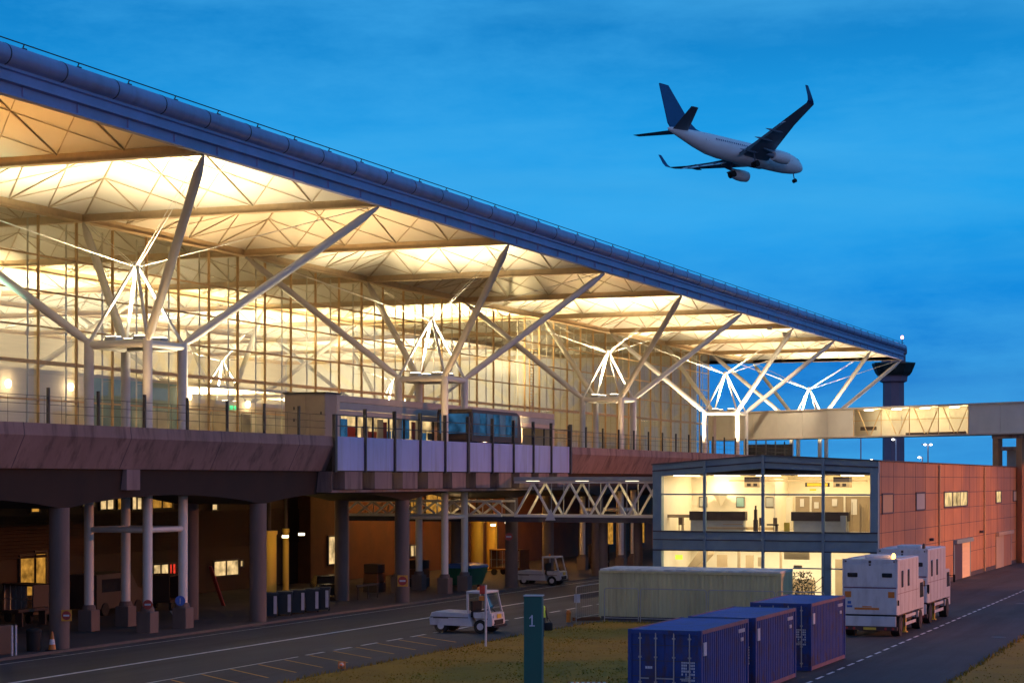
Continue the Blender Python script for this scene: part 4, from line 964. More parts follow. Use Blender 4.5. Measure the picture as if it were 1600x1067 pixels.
for dx in (-1.0, 1.0): MB().box(x + dx - .06, x + dx + .06, 59.75, 60.15, .08, .795).build('leg', m_dkbrown, bn)

def vat(px, Y): return xon(px, Y)
x = vat(166, 61.5); vn = thing('parked_van', 'dark van parked behind the steel tree columns at the left', 'van', (x, 61.5, .08))
MB().loft([[(x - 2.4, 61.5 + q, .45), (x - 2.4, 61.5 + q, 2.3), (x + 1.0, 61.5 + q, 2.35), (x + 1.7, 61.5 + q, 1.5), (x + 2.5, 61.5 + q, 1.25), (x + 2.55, 61.5 + q, .45)] for q in (-.95, .95)]).build('van_body', m_dkbrown, vn)
MB().box(x - 1.9, x + .8, 60.53, 60.548, 1.35, 2.05).build('side_window', m_dkglass, vn)
for dx in (-1.6, 1.7): MB().tube((x + dx, 60.5, .42), (x + dx, 60.75, .42), .36, n=18).build('wheel', m_black, vn, smooth=True)
MB().box(x - 2.43, x - 2.402, 60.7, 60.95, .9, 1.15).build('tail_lamp', m_red, vn)
x = vat(337, 59); t = thing('leaning_board', 'orange red board leaning beside the second thick column', 'board', (x, 59, .08))
MB().bar((x + .9, 59, .1), (x - .1, 59.3, 2.4), .25, .06).build('plank', m_red, t)
for px, lab in ((585, 'stacked dark crates between two thick columns'), (655, 'stacked dark crates left of the green skip')):
    x = vat(px, 57); t = thing('crate_stack', lab, 'crates', (x, 57, .08))
    for i in range(3): MB().bbox(x - .7 + .06 * i, x + .7 - .05 * i, 56.5, 57.5, .085 + i * .62, .68 + i * .62, .03).build('crate', (m_dkbrown, m_rustwall, m_louvre)[i], t)
x = vat(62, 50.6); t = thing('litter_bin', 'squat black litter bin left of the leftmost thick column', 'litter bin', (x, 50.9, .08))
MB().lathe((x, 50.9, .08), [(.28, 0), (.3, .05), (.32, .8), (.34, .82), (.34, .9), (.2, .98)], 18).build('bin_drum', m_black, t, smooth=True)
x = vat(8, 51); t = thing('planter_box', 'dark square planter box at the left edge under the deck', 'planter', (x, 51.4, .08))
MB().bbox(x - .6, x + .6, 51, 52.2, .08, 1.3, .03).build('box', m_dkbrown, t)
for px, lab in ((19, 'left one of two thin pale marker posts by the planter box'), (25, 'right one of two thin pale marker posts by the planter box')):
    x = vat(px, 50.4); t = thing('marker_post', lab, 'post', (x, 50.4, .08), 'thin marker posts')
    MB().tube((x, 50.4, .08), (x, 50.4, 1.3), .045, n=8).build('stem', m_marks, t); MB().lathe((x, 50.4, 1.3), [(.05, 0), (.05, .03), (.01, .06)], 8).build('cap', m_steelgrey, t)
x = vat(575, 54); t = thing('low_barrier', 'low dark barrier rail standing right of the black car', 'barrier', (x, 54, .08))
MB().bar((x - 1.6, 54, .95), (x + 1.6, 54, .95), .06, .12).build('rail', m_darkpost, t)
for dx in (-1.4, 0, 1.4): MB().bar((x + dx, 54, .08), (x + dx, 54, .9), .06, .06).build('post', m_darkpost, t)

# wheelie bins
def wheelie():
    t = thing('wheelie_bin', 'bin', 'waste bin', None, 'row of waste bins by the kerb')
    MB().loft([[(-.29, -.3, .08), (.29, -.3, .08), (.29, .3, .08), (-.29, .3, .08)], [(-.36, -.4, 1.05), (.36, -.4, 1.05), (.36, .38, 1.05), (-.36, .38, 1.05)]]).build('bin_body', m_bin, t)
    MB().bbox(-.39, .39, -.45, .42, 1.052, 1.14, .02).build('lid', m_bin, t)
    MB().box(.16, .31, -.42, -.35, .2, 1.0).build('front_panel', m_binlabel, t)
    for sx in (-1, 1): MB().tube((sx * .25, .3, .1), (sx * .33, .3, .1), .1, n=12).build('wheel', m_black, t)
    MB().bar((-.3, .46, 1.0), (.3, .46, 1.0), .04, .04).build('handle', m_bin, t)
    return t
w0 = wheelie()
labs = ['first from the left, partly hidden by the column', 'second from the left', 'third from the left', 'fourth from the left', 'fifth from the left', 'sixth from the left', 'last on the right, nearest the black car']
for i, px in enumerate((421, 445, 466, 485, 502)):
    o = w0 if i == 0 else copy_tree(w0)
    o.location = (xon(px, 51.5), 51.5 + random.uniform(-.1, .1), .08); o.rotation_euler.z = R(-62 + random.uniform(-6, 6)); o.scale = (1.12, 1.12, 1.18)
    o['label'] = 'dark waste bin with pale panel, ' + (labs[i] if i < 4 else labs[6])
# green skip with a blue lid
sx = xon(742, 52.4); sk = thing('waste_skip', 'green wheeled skip with blue hinged lid between two tree columns', 'skip', (sx, 52.4, .08))
def rect(cx, cy, a, b_, z): return [(cx - a, cy - b_, z), (cx + a, cy - b_, z), (cx + a, cy + b_, z), (cx - a, cy + b_, z)]
MB().loft([rect(sx, 53, 1.1, .7, .35), rect(sx, 53, 1.5, .95, 1.5)]).build('skip_body', m_bingreen, sk)
MB().loft([rect(sx, 53, 1.55, 1.0, 1.503), rect(sx, 53, 1.5, .9, 1.68), rect(sx, 53.2, 1.2, .5, 1.8)]).build('lid', m_binblue, sk)
for a in (-1, 1):
    MB().tube((sx + a * .9, 52.4, .2), (sx + a * .9, 52.55, .2), .13, n=12).build('wheel', m_black, sk)
b = MB(); b.bar((sx - 1.6, 52.2, 1.2), (sx - 1.3, 52.2, 1.2), .1, .2).bar((sx + 1.3, 52.2, 1.2), (sx + 1.6, 52.2, 1.2), .1, .2); b.build('lifting_lug', m_bingreen, sk)

# no entry and mandatory signs on the columns
def no_entry(px, py, Y, rpx, label, square=True):
    x = xon(px, Y); z = zon(px, py, Y); d = x * c_ + Y * s_; r = rpx * d / 3170
    n = Vector((-.93, -.36, 0)); u = Vector((.36, -.93, 0)); p = Vector((x, Y, z))
    t = thing('no_entry_sign', label, 'road sign', (x, Y, z), 'no entry signs on columns')
    if square: MB().bar(p - u * r * 1.15 + n * .0, p + u * r * 1.15, .03, r * 2.5).build('back_plate', m_yel_line, t)
    MB().disc(p + n * .02, n, r, 22, .02).build('red_disc', m_red, t)
    MB().bar(p - u * r * .65 + n * .05, p + u * r * .65 + n * .05, .015, r * .38).build('white_bar', m_marks, t)
    return t
no_entry(104, 961, 50.15, 7, 'no entry sign on amber plate low on the leftmost thick concrete column')
no_entry(231, 944, 51.6, 7.5, 'no entry sign wrapped low on the front steel tree column', False)
no_entry(629, 907, 50.15, 7, 'no entry sign on amber plate on the middle concrete column')
no_entry(795, 838, 50.15, 6, 'dim no entry sign on the concrete column behind the footbridge', False)
x = xon(283, 51.6); z = zon(283, 938, 51.6); p = Vector((x, 51.65, z)); n = Vector((-.93, -.36, 0))
t = thing('mandatory_sign', 'round blue sign on the slim steel column with a plinth', 'road sign', (x, 51.65, z))
MB().disc(p, n, .25, 22, .02).build('blue_disc', m_blue_sign, t); MB().bar(p + n * .03 - Vector((0, 0, .16)), p + n * .03 + Vector((0, 0, .12)), .06, .02).build('white_arrow', m_marks, t)

# traffic cones
def cone(loc, label, tilt=None, s=1.0):
    t = thing('traffic_cone', label, 'traffic cone')
    MB().bbox(-.2, .2, -.2, .2, 0, .05, .02).build('cone_base', m_black if not tilt else m_orange, t)
    MB().lathe((0, 0, .05), [(.15, 0), (.035, .68), (.02, .7)], 16).build('cone_body', m_orange, t, smooth=True)
    MB().lathe((0, 0, .05), [(.122, .2), (.088, .4), (.08, .4), (.11, .2)], 16).build('reflective_band', m_marks, t)
    t.location = loc; t.scale = (s, s, s)
    if tilt: t.rotation_euler = tilt
    return t
cone((xon(80, 50.3), 50.25, .08), 'orange cone with pale tip at the foot of the leftmost thick column', None, 1.1)
cone((71.9, 35.4, .13), 'orange and white cone lying on its side at the grass edge', (0, R(84), R(200)), .75)

# black car in the undercroft
x = xon(512, 56.5); car = thing('parked_car', 'black car parked in the shadow behind the waste bins', 'car')
body = [(-2.1, .35), (-2.15, .75), (-1.95, .95), (-1.1, 1.0), (-.55, 1.42), (.75, 1.45), (1.45, 1.02), (2.1, .9), (2.2, .6), (2.15, .35)]
b = MB(); rings = []
for y, k in ((-.85, .93), (-.8, 1), (.8, 1), (.85, .93)): rings.append([(u * (k if abs(u) > 1.5 else 1), y * (.86 if v > 1.2 else 1), v) for u, v in body])
b.loft(rings); b.build('body', m_carpaint, car, smooth=True)
for sy in (-1, 1):
    MB().add([(-1.0, sy * .83, 1.02), (1.3, sy * .83, 1.02), (.72, sy * .735, 1.38), (-.5, sy * .735, 1.38)], [(0, 1, 2, 3)]).build('side_window', m_dkglass, car)
    for sx in (-1.35, 1.4):
        o = MB().tube((sx, sy * .66, .33), (sx, sy * .88, .33), .33, n=20).build('wheel', m_black, car, smooth=True)
        MB().tube((sx, sy * .885, .33), (sx, sy * .90, .33), .2, n=14).build('rim', m_steelgrey, o)
    MB().bbox(-2.2, -2.1, sy * .6 - .2, sy * .6 + .2, .68, .84, .02).build('headlight', e_head if sy > 0 else m_steelgrey, car)
MB().add([(-1.08, -.7, 1.03), (-1.08, .7, 1.03), (-.57, .66, 1.4), (-.57, -.66, 1.4)], [(0, 1, 2, 3)]).build('windscreen', m_dkglass, car)
car.location = (x, 56.5, .08); car.rotation_euler.z = R(35)

# ------------------------------------------------------------------ baggage tugs
def tug():
    t = thing('baggage_tug', 'tug', 'baggage tug', None, 'white baggage tugs')
    W = .82
    bd = MB(); prof = [(-1.95, .38), (-1.98, .72), (-1.86, .98), (-1.6, 1.04), (.12, 1.0), (.12, .8), (.32, .42), (.3, .34)]
    rings = [[(u, y * W, v if v > .5 or abs(y) > .0 else v) for u, v in prof] for y in (-1, -.94, .94, 1)]
    rings[0] = [(u * .985, -W - .02, .36 + (v - .36) * .95) for u, v in prof]; rings[3] = [(u * .985, W + .02, .36 + (v - .36) * .95) for u, v in prof]
    bd.loft(rings); bd.build('bed', m_white_cold, t)
    MB().box(-1.9, .1, -W - .035, W + .035, .74, .775).build('rub_strip', m_black, t)
    nose = [(.86, .36), (.62, .42), (.36, .84), (.36, 1.0), (1.12, 1.0), (1.3, .98), (1.36, .5), (1.3, .36)]
    MB().prism(nose, 'y', -W, W).build('front_cowl', m_white_cold, t)
    MB().bbox(1.3, 1.38, -.55, .55, .42, .66, .02).build('grille', m_black, t)
    MB().bbox(1.28, 1.46, -W, W, .30, .40, .03).build('bumper', m_black, t)
    for sy in (-1, 1): MB().tube((1.3, sy * .6, .84), (1.36, sy * .6, .84), .09, n=14).build('headlight', m_marks, t)
    MB().box(1.345, 1.36, -.2, .35, .72, .92).build('number_plate', m_yellow, t)
    # cab
    MB().bbox(-.02, 1.02, -W - .02, W + .02, 1.93, 2.05, .04).build('cab_roof', m_white_cold, t)
    for sy in (-1, 1):
        b = MB()
        b.bar((.06, sy * (W - .04), .98), (.04, sy * (W - .04), 1.93), .08, .1); b.bar((1.2, sy * (W - .04), 1.0), (.96, sy * (W - .04), 1.94), .07, .09); b.bar((.36, sy * (W - .04), .98), (1.2, sy * (W - .04), .99), .07, .08)
        b.build('cab_frame', m_white_cold, t)
    MB().quad((1.21, -W + .08, 1.02), (1.21, W - .08, 1.02), (.98, W - .08, 1.93), (.98, -W + .08, 1.93)).build('windscreen', m_glass_cab, t)
    MB().quad((.05, -W + .1, 1.05), (.05, W - .1, 1.05), (.04, W - .1, 1.9), (.04, -W + .1, 1.9)).build('rear_window', m_glass_cab, t)
    MB().bbox(.12, .5, -.6, .6, .75, 1.05, .05).bbox(.12, .24, -.6, .6, 1.05, 1.55, .04).build('seat', m_black, t)
    b = MB(); b.tube((1.05, .3, 1.0), (.85, .3, 1.2), .025, n=6); b.tube((.86, .3, 1.19), (.84, .3, 1.21), .18, n=16); b.build('steering_wheel', m_black, t)
    for sx in (-1.35, .72):
        for sy in (-1, 1):
            o = MB().tube((sx, sy * .58, .34), (sx, sy * (W + .01), .34), .34, n=22).build('wheel', m_black, t, smooth=True)
            MB().tube((sx, sy * (W + .012), .34), (sx, sy * (W + .03), .34), .17, n=14).build('rim', m_marks, o)
        MB().box(sx - .4, sx + .4, -W - .03, W + .03, .70, .735).build('wheel_arch', m_dkbrown, t)
    MB().lathe((.3, 0, 2.05), [(.07, 0), (.07, .12), (.03, .16), (.01, .17)], 10).build('roof_beacon', m_orange, t)
    return t
t1 = tug(); t1.location = (91.4, 37.9, 0); t1.rotation_euler.z = R(-90)
t1['label'] = 'white open bed baggage tug with cab crossing the road by the grass'
t2 = copy_tree(t1); t2.location = (134.5, 51.2 - 1.0, 0.0); t2.rotation_euler.z = R(-88)
t2['label'] = 'white baggage tug parked in shade beside a concrete column under the footbridge'

# ------------------------------------------------------------------ shipping containers
def container():
    t = thing('shipping_container', 'c', 'shipping container', None, 'blue shipping containers in a row on the grass edge')
    Lc, W, H = 6.06, 1.22, 2.6                       # x: 0 (door end) .. Lc
    sp = []
    # corrugated sides
    n = 22; s1 = []
    for sy in (-1, 1):
        b = MB(); pts = []
        for i in range(n):
            x = .14 + (Lc - .28) * i / n; wv = (Lc - .28) / n
            pts += [(x, 0), (x + wv * .3, 0), (x + wv * .5, -.036), (x + wv * .8, -.036)]
        pts.append((Lc - .14, 0))
        vs_ = [(x, sy * (W - .02 + d), z) for z in (.16, H - .12) for x, d in pts]; m_ = len(pts)
        b.add(vs_, [(i, i + 1, m_ + i + 1, m_ + i) for i in range(m_ - 1)]); s1.append(b)
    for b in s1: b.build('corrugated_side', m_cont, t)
    b = MB()
    for i in range(16):
        x = .15 + i * (Lc - .3) / 16; b.box(x, x + (Lc - .3) / 16 - .05, -W + .12, W - .12, H - .04, H - .012)
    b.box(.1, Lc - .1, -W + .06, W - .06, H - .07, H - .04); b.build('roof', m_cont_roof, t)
    for sy in (-1, 1):
        MB().box(.1, Lc - .1, sy * W - .06 * sy, sy * W, H - .12, H - .0).build('top_rail', m_cont_edge, t)
        MB().box(.1, Lc - .1, sy * W - .06 * sy, sy * W, .02, .16).build('bottom_rail', m_cont_edge, t)
    for x in (0, Lc - .14):
        for sy in (-1, 1): MB().box(x, x + .14, sy * W - .12 * sy, sy * W + .002 * sy, 0, H + .005).build('corner_post', m_cont, t)
        MB().box(x + .005, x + .135, -W + .12, W - .12, H - .14, H - .005).build('end_header', m_cont, t)
        MB().box(x + .005, x + .135, -W + .12, W - .12, 0, .16).build('end_sill', m_cont, t)
    for sy in (-1, 1):
        d = MB().box(.05, .1, min(sy * .01, sy * (W - .12)), max(sy * .01, sy * (W - .12)), .165, H - .145).build('door', m_cont, t)
        for k in (.30, .82):
            y = sy * k; b = MB(); b.tube((.02, y, .12), (.02, y, H - .1), .022, n=8)
            for zz in (.25, .9, 1.7, H - .3): b.box(.0, .05, y - .05, y + .05, zz, zz + .05)
            b.build('lock_rod', m_steelgrey, d)
            MB().bar((.0, y, 1.05), (.0, y - sy * .3, 1.05), .03, .04).build('handle', m_steelgrey, d)
        b = MB()
        for zz in (.6, 1.1, 1.6, 2.1): b.box(.035, .048, min(sy * .03, sy * 1.08), max(sy * .03, sy * 1.08), zz, zz + .02)
        b.build('door_rib', m_joint, d)
    b = MB()
    rr = random.Random(3)
    for i in range(7):
        y = -.55 - .0
        for k in range(7):
            if rr.random() < .85: b.box(.04, .0485, y - k * .065 - .045, y - k * .065, 1.55 - i * .095, 1.55 - i * .095 + .065)
    for k in range(3): b.box(.04, .0485, .42 + k * .08, .49 + k * .08, 1.35, 1.43)
    b.build('door_lettering', m_marks, t)
    b = MB(); b.box(.3, .62, -W - .006, -W + .03, 1.78, 2.2); b.build('side_placard', m_marks, t)
    b = MB()
    for k in range(5): b.box(Lc - 1.3 + k * .16, Lc - 1.2 + k * .16, -W - .004, -W + .03, 2.2, 2.32)
    for k in range(2): b.box(Lc - 1.0 + k * .16, Lc - .9 + k * .16, -W - .004, -W + .03, 1.9, 2.02)
    b.build('side_lettering', m_marks, t)
    return t
cA = container()
for i, (x, y, rz, lab) in enumerate(((62.0, 19.1, .6, 'nearest blue shipping container, its closed doors and lock rods facing us'), (68.6, 19.05, .2, 'middle blue shipping container, end to end behind the nearest one'), (77.3, 19.1, -.3, 'farthest blue shipping container, next to the truck with a lit beacon'))):
    o = cA if i == 0 else copy_tree(cA)
    o.location = (x, y, 0.03); o.rotation_euler.z = R(rz); o['label'] = lab

# cream site cabin
bx0, by0, by1 = 102.0, 25.2, 35.0
sc_ = thing('site_cabin', 'long cream ribbed site cabin with weathered roof in front of the lounge', 'cabin', (bx0 + 1.25, 30, 0))
def ribbed(b, p, q, z0, z1, step, dep):
    p, q = Vector(p), Vector(q); d = (q - p); L_ = d.length; d.normalize(); nn = Vector((d.y, -d.x, 0)); n = int(L_ / step); pts = []
    for i in range(n): pts += [(i * L_ / n, 0), ((i + .55) * L_ / n, 0), ((i + .68) * L_ / n, dep), ((i + .88) * L_ / n, dep)]
    pts.append((L_, 0)); m_ = len(pts)
    b.add([tuple(p + d * a - nn * e + Vector((0, 0, z))) for z in (z0, z1) for a, e in pts], [(i, i + 1, m_ + i + 1, m_ + i) for i in range(m_ - 1)])
b = MB(); ribbed(b, (bx0, by1, 0), (bx0, by0, 0), .2, 2.62, .25, .04); b.build('long_wall', m_beige, sc_)
b = MB(); ribbed(b, (bx0, by0, 0), (bx0 + 2.6, by0, 0), .2, 2.62, .25, .04); b.build('end_wall', m_beige, sc_)
b = MB(); ribbed(b, (bx0 + 2.6, by0, 0), (bx0 + 2.6, by1, 0), .2, 2.62, .25, .04); ribbed(b, (bx0 + 2.6, by1, 0), (bx0, by1, 0), .2, 2.62, .25, .04); b.build('rear_wall', m_beige, sc_)
b = MB()
for i in range(14):
    y = by0 + (by1 - by0) * i / 14; h = random.uniform(0, .05); b.add([(bx0 - .06, y, 2.62), (bx0 + 2.66, y, 2.62), (bx0 + 2.66, y + .68, 2.62), (bx0 - .06, y + .68, 2.62), (bx0 - .04, y, 2.7), (bx0 + 2.64, y, 2.76), (bx0 + 2.64, y + .68, 2.76), (bx0 - .04, y + .68, 2.7 + h)], [(3, 2, 1, 0), (4, 5, 6, 7), (0, 1, 5, 4), (1, 2, 6, 5), (2, 3, 7, 6), (3, 0, 4, 7)])
b.build('roof_sheet', m_beige_roof, sc_)
MB().box(bx0 - .05, bx0 + .02, by0 - .05, by1 + .05, 2.5, 2.618).build('eaves_trim', m_beige, sc_)
MB().box(bx0 + .05, bx0 + 2.55, by0 + .05, by1 - .05, 0, .2).build('skid_base', m_joint, sc_)
for yy in (by0, by1): MB().box(bx0 - .03, bx0 + .06, yy - .05, yy + .05, .1, 2.5).build('corner_post', m_beige, sc_)

# temporary fence panels
def fpanel(p, q, label, zt=1.75):
    p, q = Vector(p), Vector(q)
    t = thing('fence_panel', label, 'fence panel', tuple((p + q) / 2), 'temporary fence panels by the cream cabin')
    d = (q - p).normalized() * .12; b = MB(); u = Vector((0, 0, 1))
    b.tube(p + d * .2, p + d * .2 + u * (zt - .1), .025, n=7); b.tube(q - d * .2, q - d * .2 + u * (zt - .1), .025, n=7)
    b.tube(p + d + u * zt, q - d + u * zt, .025, n=7); b.tube(p + d * .2 + u * (zt - .1), p + d + u * zt, .025, n=7); b.tube(q - d * .2 + u * (zt - .1), q - d + u * zt, .025, n=7); b.tube(p + d * .2 + u * .2, q - d * .2 + u * .2, .02, n=7)
    b.build('tube_frame', m_steelgrey, t)
    b = MB(); L_ = (q - p).length; n = int(L_ / .32)
    for i in range(1, n): c = p + (q - p) * i / n; b.tube(c + u * .2, c + u * zt, .0035, n=3)
    b.build('mesh_wire', m_steelgrey, t)
    return t
XF = 100.9
yf = [yonx(p, XF) for p in (943, 999, 1105, 1212, 1290)]
fl = ['first mesh fence panel from the left, before the cabin corner', 'mesh fence panel second from the left before the cream cabin', 'mesh fence panel third from the left before the cream cabin', 'rightmost mesh fence panel, between cream cabin and farthest container']
for i in range(4): fpanel((XF, yf[i] - .03, 0), (XF, yf[i + 1] + .03, 0), fl[i])
fA = fpanel((99.9, 35.6, 0), (107, 35.5, 0), 'fence panel running from the road back to the cabin corner', 1.85)
for yy, xx, lab in ((35.55, 99.95, 'small white notice hung on the near end of the angled fence'), (35.45, 105.5, 'small white notice hung on the angled fence close to the cabin')):
    tag(MB().box(xx - .02, xx + .0, yy - .16, yy + .16, 1.0, 1.45).build('notice_board', m_white_cold), lab, 'notice', 'notices on the angled fence')
t = thing('warning_lamp', 'small orange warning lamp on a stub at the fence end', 'warning lamp', (99.6, 35.9, 0))
MB().bbox(99.5, 99.7, 35.8, 36.0, 0, .35, .02).build('stub', m_orange, t); MB().lathe((99.6, 35.9, .35), [(.12, 0), (.14, .15), (.09, .26), (.01, .28)], 12).build('lens', m_orange, t)
tag(MB().bar((100.3, 35.9, .12), (101.6, 34.9, .1), .15, .18).build('timber_sleeper', m_rustwall), 'reddish timber lying on the ground by the cabin corner', 'timber')

# thin post with red box, green stand number post, barrier
x, y = 83.6, 34.05
t = thing('signal_post', 'thin white post with small red box in front of the crossing tug', 'post', (x, y, 0))
MB().tube((x, y, 0), (x, y, 2.75), .05, n=10).build('pole', m_white_cold, t, smooth=True)
MB().bbox(x - .1, x + .1, y + .02, y + .26, 2.35, 2.72, .02).build('signal_box', m_red, t); MB().bbox(x - .08, x + .08, y + .06, y + .3, 2.05, 2.25, .02).build('lower_box', m_orange, t)
dG = 45.0; gxp, gyp = far(834, dG)
t = thing('stand_marker_post', 'tall green post bearing a white figure one in the foreground grass', 'marker post')
MB().bbox(-.17, .17, -.2, .2, 0, 4.83, .015).build('post_body', m_greenpost, t)
MB().bbox(-.185, .185, -.215, .215, 4.832, 4.86, .008).build('post_cap', m_steelgrey, t)
b = MB(); zc = 7.4 - (968 - 750) * dG / 3170
b.box(-.176, -.171, -.0, .03, zc - .12, zc + .12); b.add([(-.176, .015, zc + .12), (-.176, .075, zc + .06), (-.176, .075, zc + .03), (-.176, .015, zc + .085)], [(0, 1, 2, 3)]); b.box(-.176, -.171, -.045, .075, zc - .13, zc - .105)
b.build('figure_one', m_marks, t)
t.location = (gxp, gyp, 0); t.rotation_euler.z = HEAD - R(8)
qx, qy = far(918, 64.5)
t = thing('plastic_barrier', 'red and white striped barrier top at the bottom edge', 'barrier')
MB().loft([[(-.25, y_, 0), (.25, y_, 0), (.2, y_, .3), (.1, y_, .5), (.1, y_, .98), (-.1, y_, .98), (-.1, y_, .5), (-.2, y_, .3)] for y_ in (-.62, .62)]).build('barrier_body', m_red, t)
b = MB()
for i in range(7): y_ = -.58 + i * .17; b.prism([(-.106, .7), (-.106, .985), (.106, .985), (.106, .7)], 'y', y_, y_ + .09)
b.build('white_stripe', m_white_cold, t)
t.location = (qx, qy, 0); t.rotation_euler.z = HEAD

# ------------------------------------------------------------------ lift trucks
def truck():
    t = thing('lift_truck', 't', 'truck', None, 'high-lift trucks parked in line')
    W = 1.3; L_ = 5.6; zb, zt = 1.02, 3.66                 # x: 0 rear .. forward +x
    MB().bbox(.0, L_, -W, W, zb, zt, .05).build('box_body', m_white_cold, t)
    b = MB(); 
    for sy in (-1, 1): b.box(-.02, .08, sy * W - .1 * sy, sy * W + .012 * sy, zb + .9, zt + .01)
    b.box(-.02, .08, -W, W, zt - .16, zt + .012); b.build('rear_frame', m_white_cold, t)
    d = MB().bbox(-.04, .0, -W + .13, W - .13, 2.35, zt - .2, .015).build('rear_door', m_white_cold, t)
    for sy in (-1, 1): MB().bbox(-.06, -.035, sy * .82 - .24, sy * .82 + .24, 2.82, 3.02, .04).build('window', m_dkglass, d)
    MB().box(-.035, .0, -W + .05, W - .05, 2.285, 2.345).build('door_seal', m_cont_edge, t)
    p = MB().bbox(-.09, -.0, -W + .02, W - .02, 1.06, 2.28, .02).build('tail_lift', m_white_cold, t)
    for sy in (-1, 1): MB().box(-.105, -.089, sy * 1.03 - .15, sy * 1.03 + .15, 1.86, 2.14).build('amber_square', m_orange, p)
    b = MB(); b.box(-.1, -.0905, -.45, .72, 1.28, 1.38); b.box(-.1, -.0905, -.1, .35, 1.40, 1.45); b.build('lettering', m_orange, p)
    b = MB(); b.box(-.1, -.0905, .88, 1.05, 1.55, 1.68); b.box(-.1, -.0905, .82, 1.08, 1.38, 1.48); b.build('blue_mark', m_blue_sign, p)
    MB().bbox(-.07, .02, -W + .06, W - .06, .5, .98, .02).build('lower_panel', m_white_cold, t)
    MB().box(-.02, .12, -W, W, .985, 1.05).build('tail_gap', m_black, t)
    bp = MB().bbox(-.05, .1, -W, W, .3, .49, .02).build('bumper', m_chassis, t)
    MB().box(-.065, -.051, -.3, .3, .34, .45).build('number_plate', m_yellow, bp)
    for y_ in (-1.1, -.75, .75, 1.1): MB().tube((-.07, y_, .4), (-.049, y_, .4), .06, n=12).build('tail_lamp', m_red, bp)
    for sy in (-1, 1): MB().tube((-.0, sy * 1.15, zt - .1), (-.05, sy * 1.15, zt - .1), .04, n=10).build('marker_lamp', m_dkbrown, t)
    b = MB(); b.box(-.05, .0, -.06, .06, zt - .18, zt - .06); b.box(-.05, 0, -.05, .05, zt - .3, zt - .22); b.build('rear_camera', m_dkbrown, t)
    for x in (1.0, 2.6): MB().bbox(x, x + .5, -W - .015, -W + .02, 2.3, 3.1, .03).build('side_window', m_dkglass, t)
    MB().bbox(1.2, 2.6, -.75, .5, zt + .005, zt + .16, .04).build('roof_hatch', m_white_cold, t)
    MB().box(-.0, L_ + 1.8, -W + .35, W - .35, .55, .95).build('chassis', m_chassis, t)
    for sy in (-1, 1):
        for zz in (.45, .8): MB().box(1.9, 4.6, sy * W - .04, sy * W + .0, zz, zz + .14).build('side_guard', m_white_cold, t)
    b = MB()
    for sy in (-1, 1):
        for x in (1.75, 4.65): b.box(x - .04, x + .04, sy * W - .05, sy * W - .01, .4, 1.0)
    b.build('guard_stay', m_chassis, t)
    for x, in ((.95,), (L_ + .7,)):
        for sy in (-1, 1):
            o = MB().tube((x, sy * (W - .42), .48), (x, sy * (W - .02), .48), .48, n=24).build('wheel', m_black, t, smooth=True)
            MB().tube((x, sy * (W - .019), .48), (x, sy * (W - .0), .48), .24, n=16).build('rim', m_chassis, o)
            MB().box(x - .6, x + .6, sy * W - .45 * sy, sy * W, .98, 1.015).build('mudguard', m_chassis, t)
    cab_ = MB().loft([[(L_ + .15, y_, .6), (L_ + 1.75, y_, .6), (L_ + 1.8, y_, 1.6), (L_ + 1.55, y_, 2.45), (L_ + .15, y_, 2.5)] for y_ in (-W + .05, W - .05)]).build('cab', m_white_cold, t)
    for sy in (-1, 1): MB().quad((L_ + .6, sy * (W - .04), 1.55), (L_ + 1.65, sy * (W - .04), 1.55), (L_ + 1.45, sy * (W - .04), 2.3), (L_ + .6, sy * (W - .04), 2.3)).build('cab_window', m_dkglass, cab_)
    MB().lathe((.9, -.95, zt), [(.09, 0), (.09, .06), (.08, .2), (.04, .26), (.01, .27)], 12).build('roof_beacon', e_amber, t, smooth=True)
    for sy in (-1, 1):
        mr_ = MB(); mr_.bar((L_ + 1.5, sy * (W - .05), 2.1), (L_ + 1.6, sy * (W + .22), 2.1), .03, .03); mr_.bbox(L_ + 1.52, L_ + 1.62, sy * (W + .2) - .06, sy * (W + .2) + .06, 1.75, 2.15, .02); mr_.build('wing_mirror', m_black, t)
        b = MB()
        for x in (.85, 1.9, 2.95, 4.0, 5.0): b.box(x - .012, x + .012, sy * W - .004, sy * W + .004, zb + .1, zt - .1)
        b.box(.1, L_ - .1, sy * W - .004, sy * W + .005, 2.02, 2.04); b.build('panel_seam', m_cont_edge, t)
        b = MB(); b.bar((1.0, sy * .95, .7), (4.9, sy * .95, 1.05), .08, .12); b.bar((1.0, sy * .95, 1.05), (4.9, sy * .95, .7), .08, .12); b.build('scissor_arm', m_chassis, t)
        b = MB(); b.box(2.3, 2.5, sy * (W - .1) - .06, sy * (W - .1) + .06, .12, .95); b.box(2.22, 2.58, sy * (W - .1) - .12, sy * (W - .1) + .12, .09, .13); b.build('stabiliser_leg', m_yellow, t)
        MB().box(-.07, .02, sy * (W + .05) - .03, sy * (W + .05) + .03, 1.5, 1.75).build('grab_handle', m_black, t)
    b = MB()
    for y_ in (-1.1, 1.1): b.bar((.4, y_, zt + .02), (L_ - .4, y_, zt + .02), .05, .05)
    b.build('roof_rail', m_steelgrey, t)
    b = MB(); b.bar((L_ - .6, -W - .0, 1.0), (L_ - .6, -W - .18, 1.0), .04, .04); b.build('step_bracket', m_chassis, t)
    return t
T1 = truck(); T1.location = (95.6, 19.3, 0); T1['label'] = 'nearer white lift truck with glowing amber beacon on its roof'
T2 = copy_tree(T1); T2.location = (104.9, 19.5, 0); T2.scale = (1, 1, 1.05); T2['label'] = 'farther white lift truck partly hidden behind the nearer one'
for ch in T2.children:
    if ch.name.startswith('roof_beacon'):
        ch.data = ch.data.copy(); ch.data.materials[0] = m_dkbrown
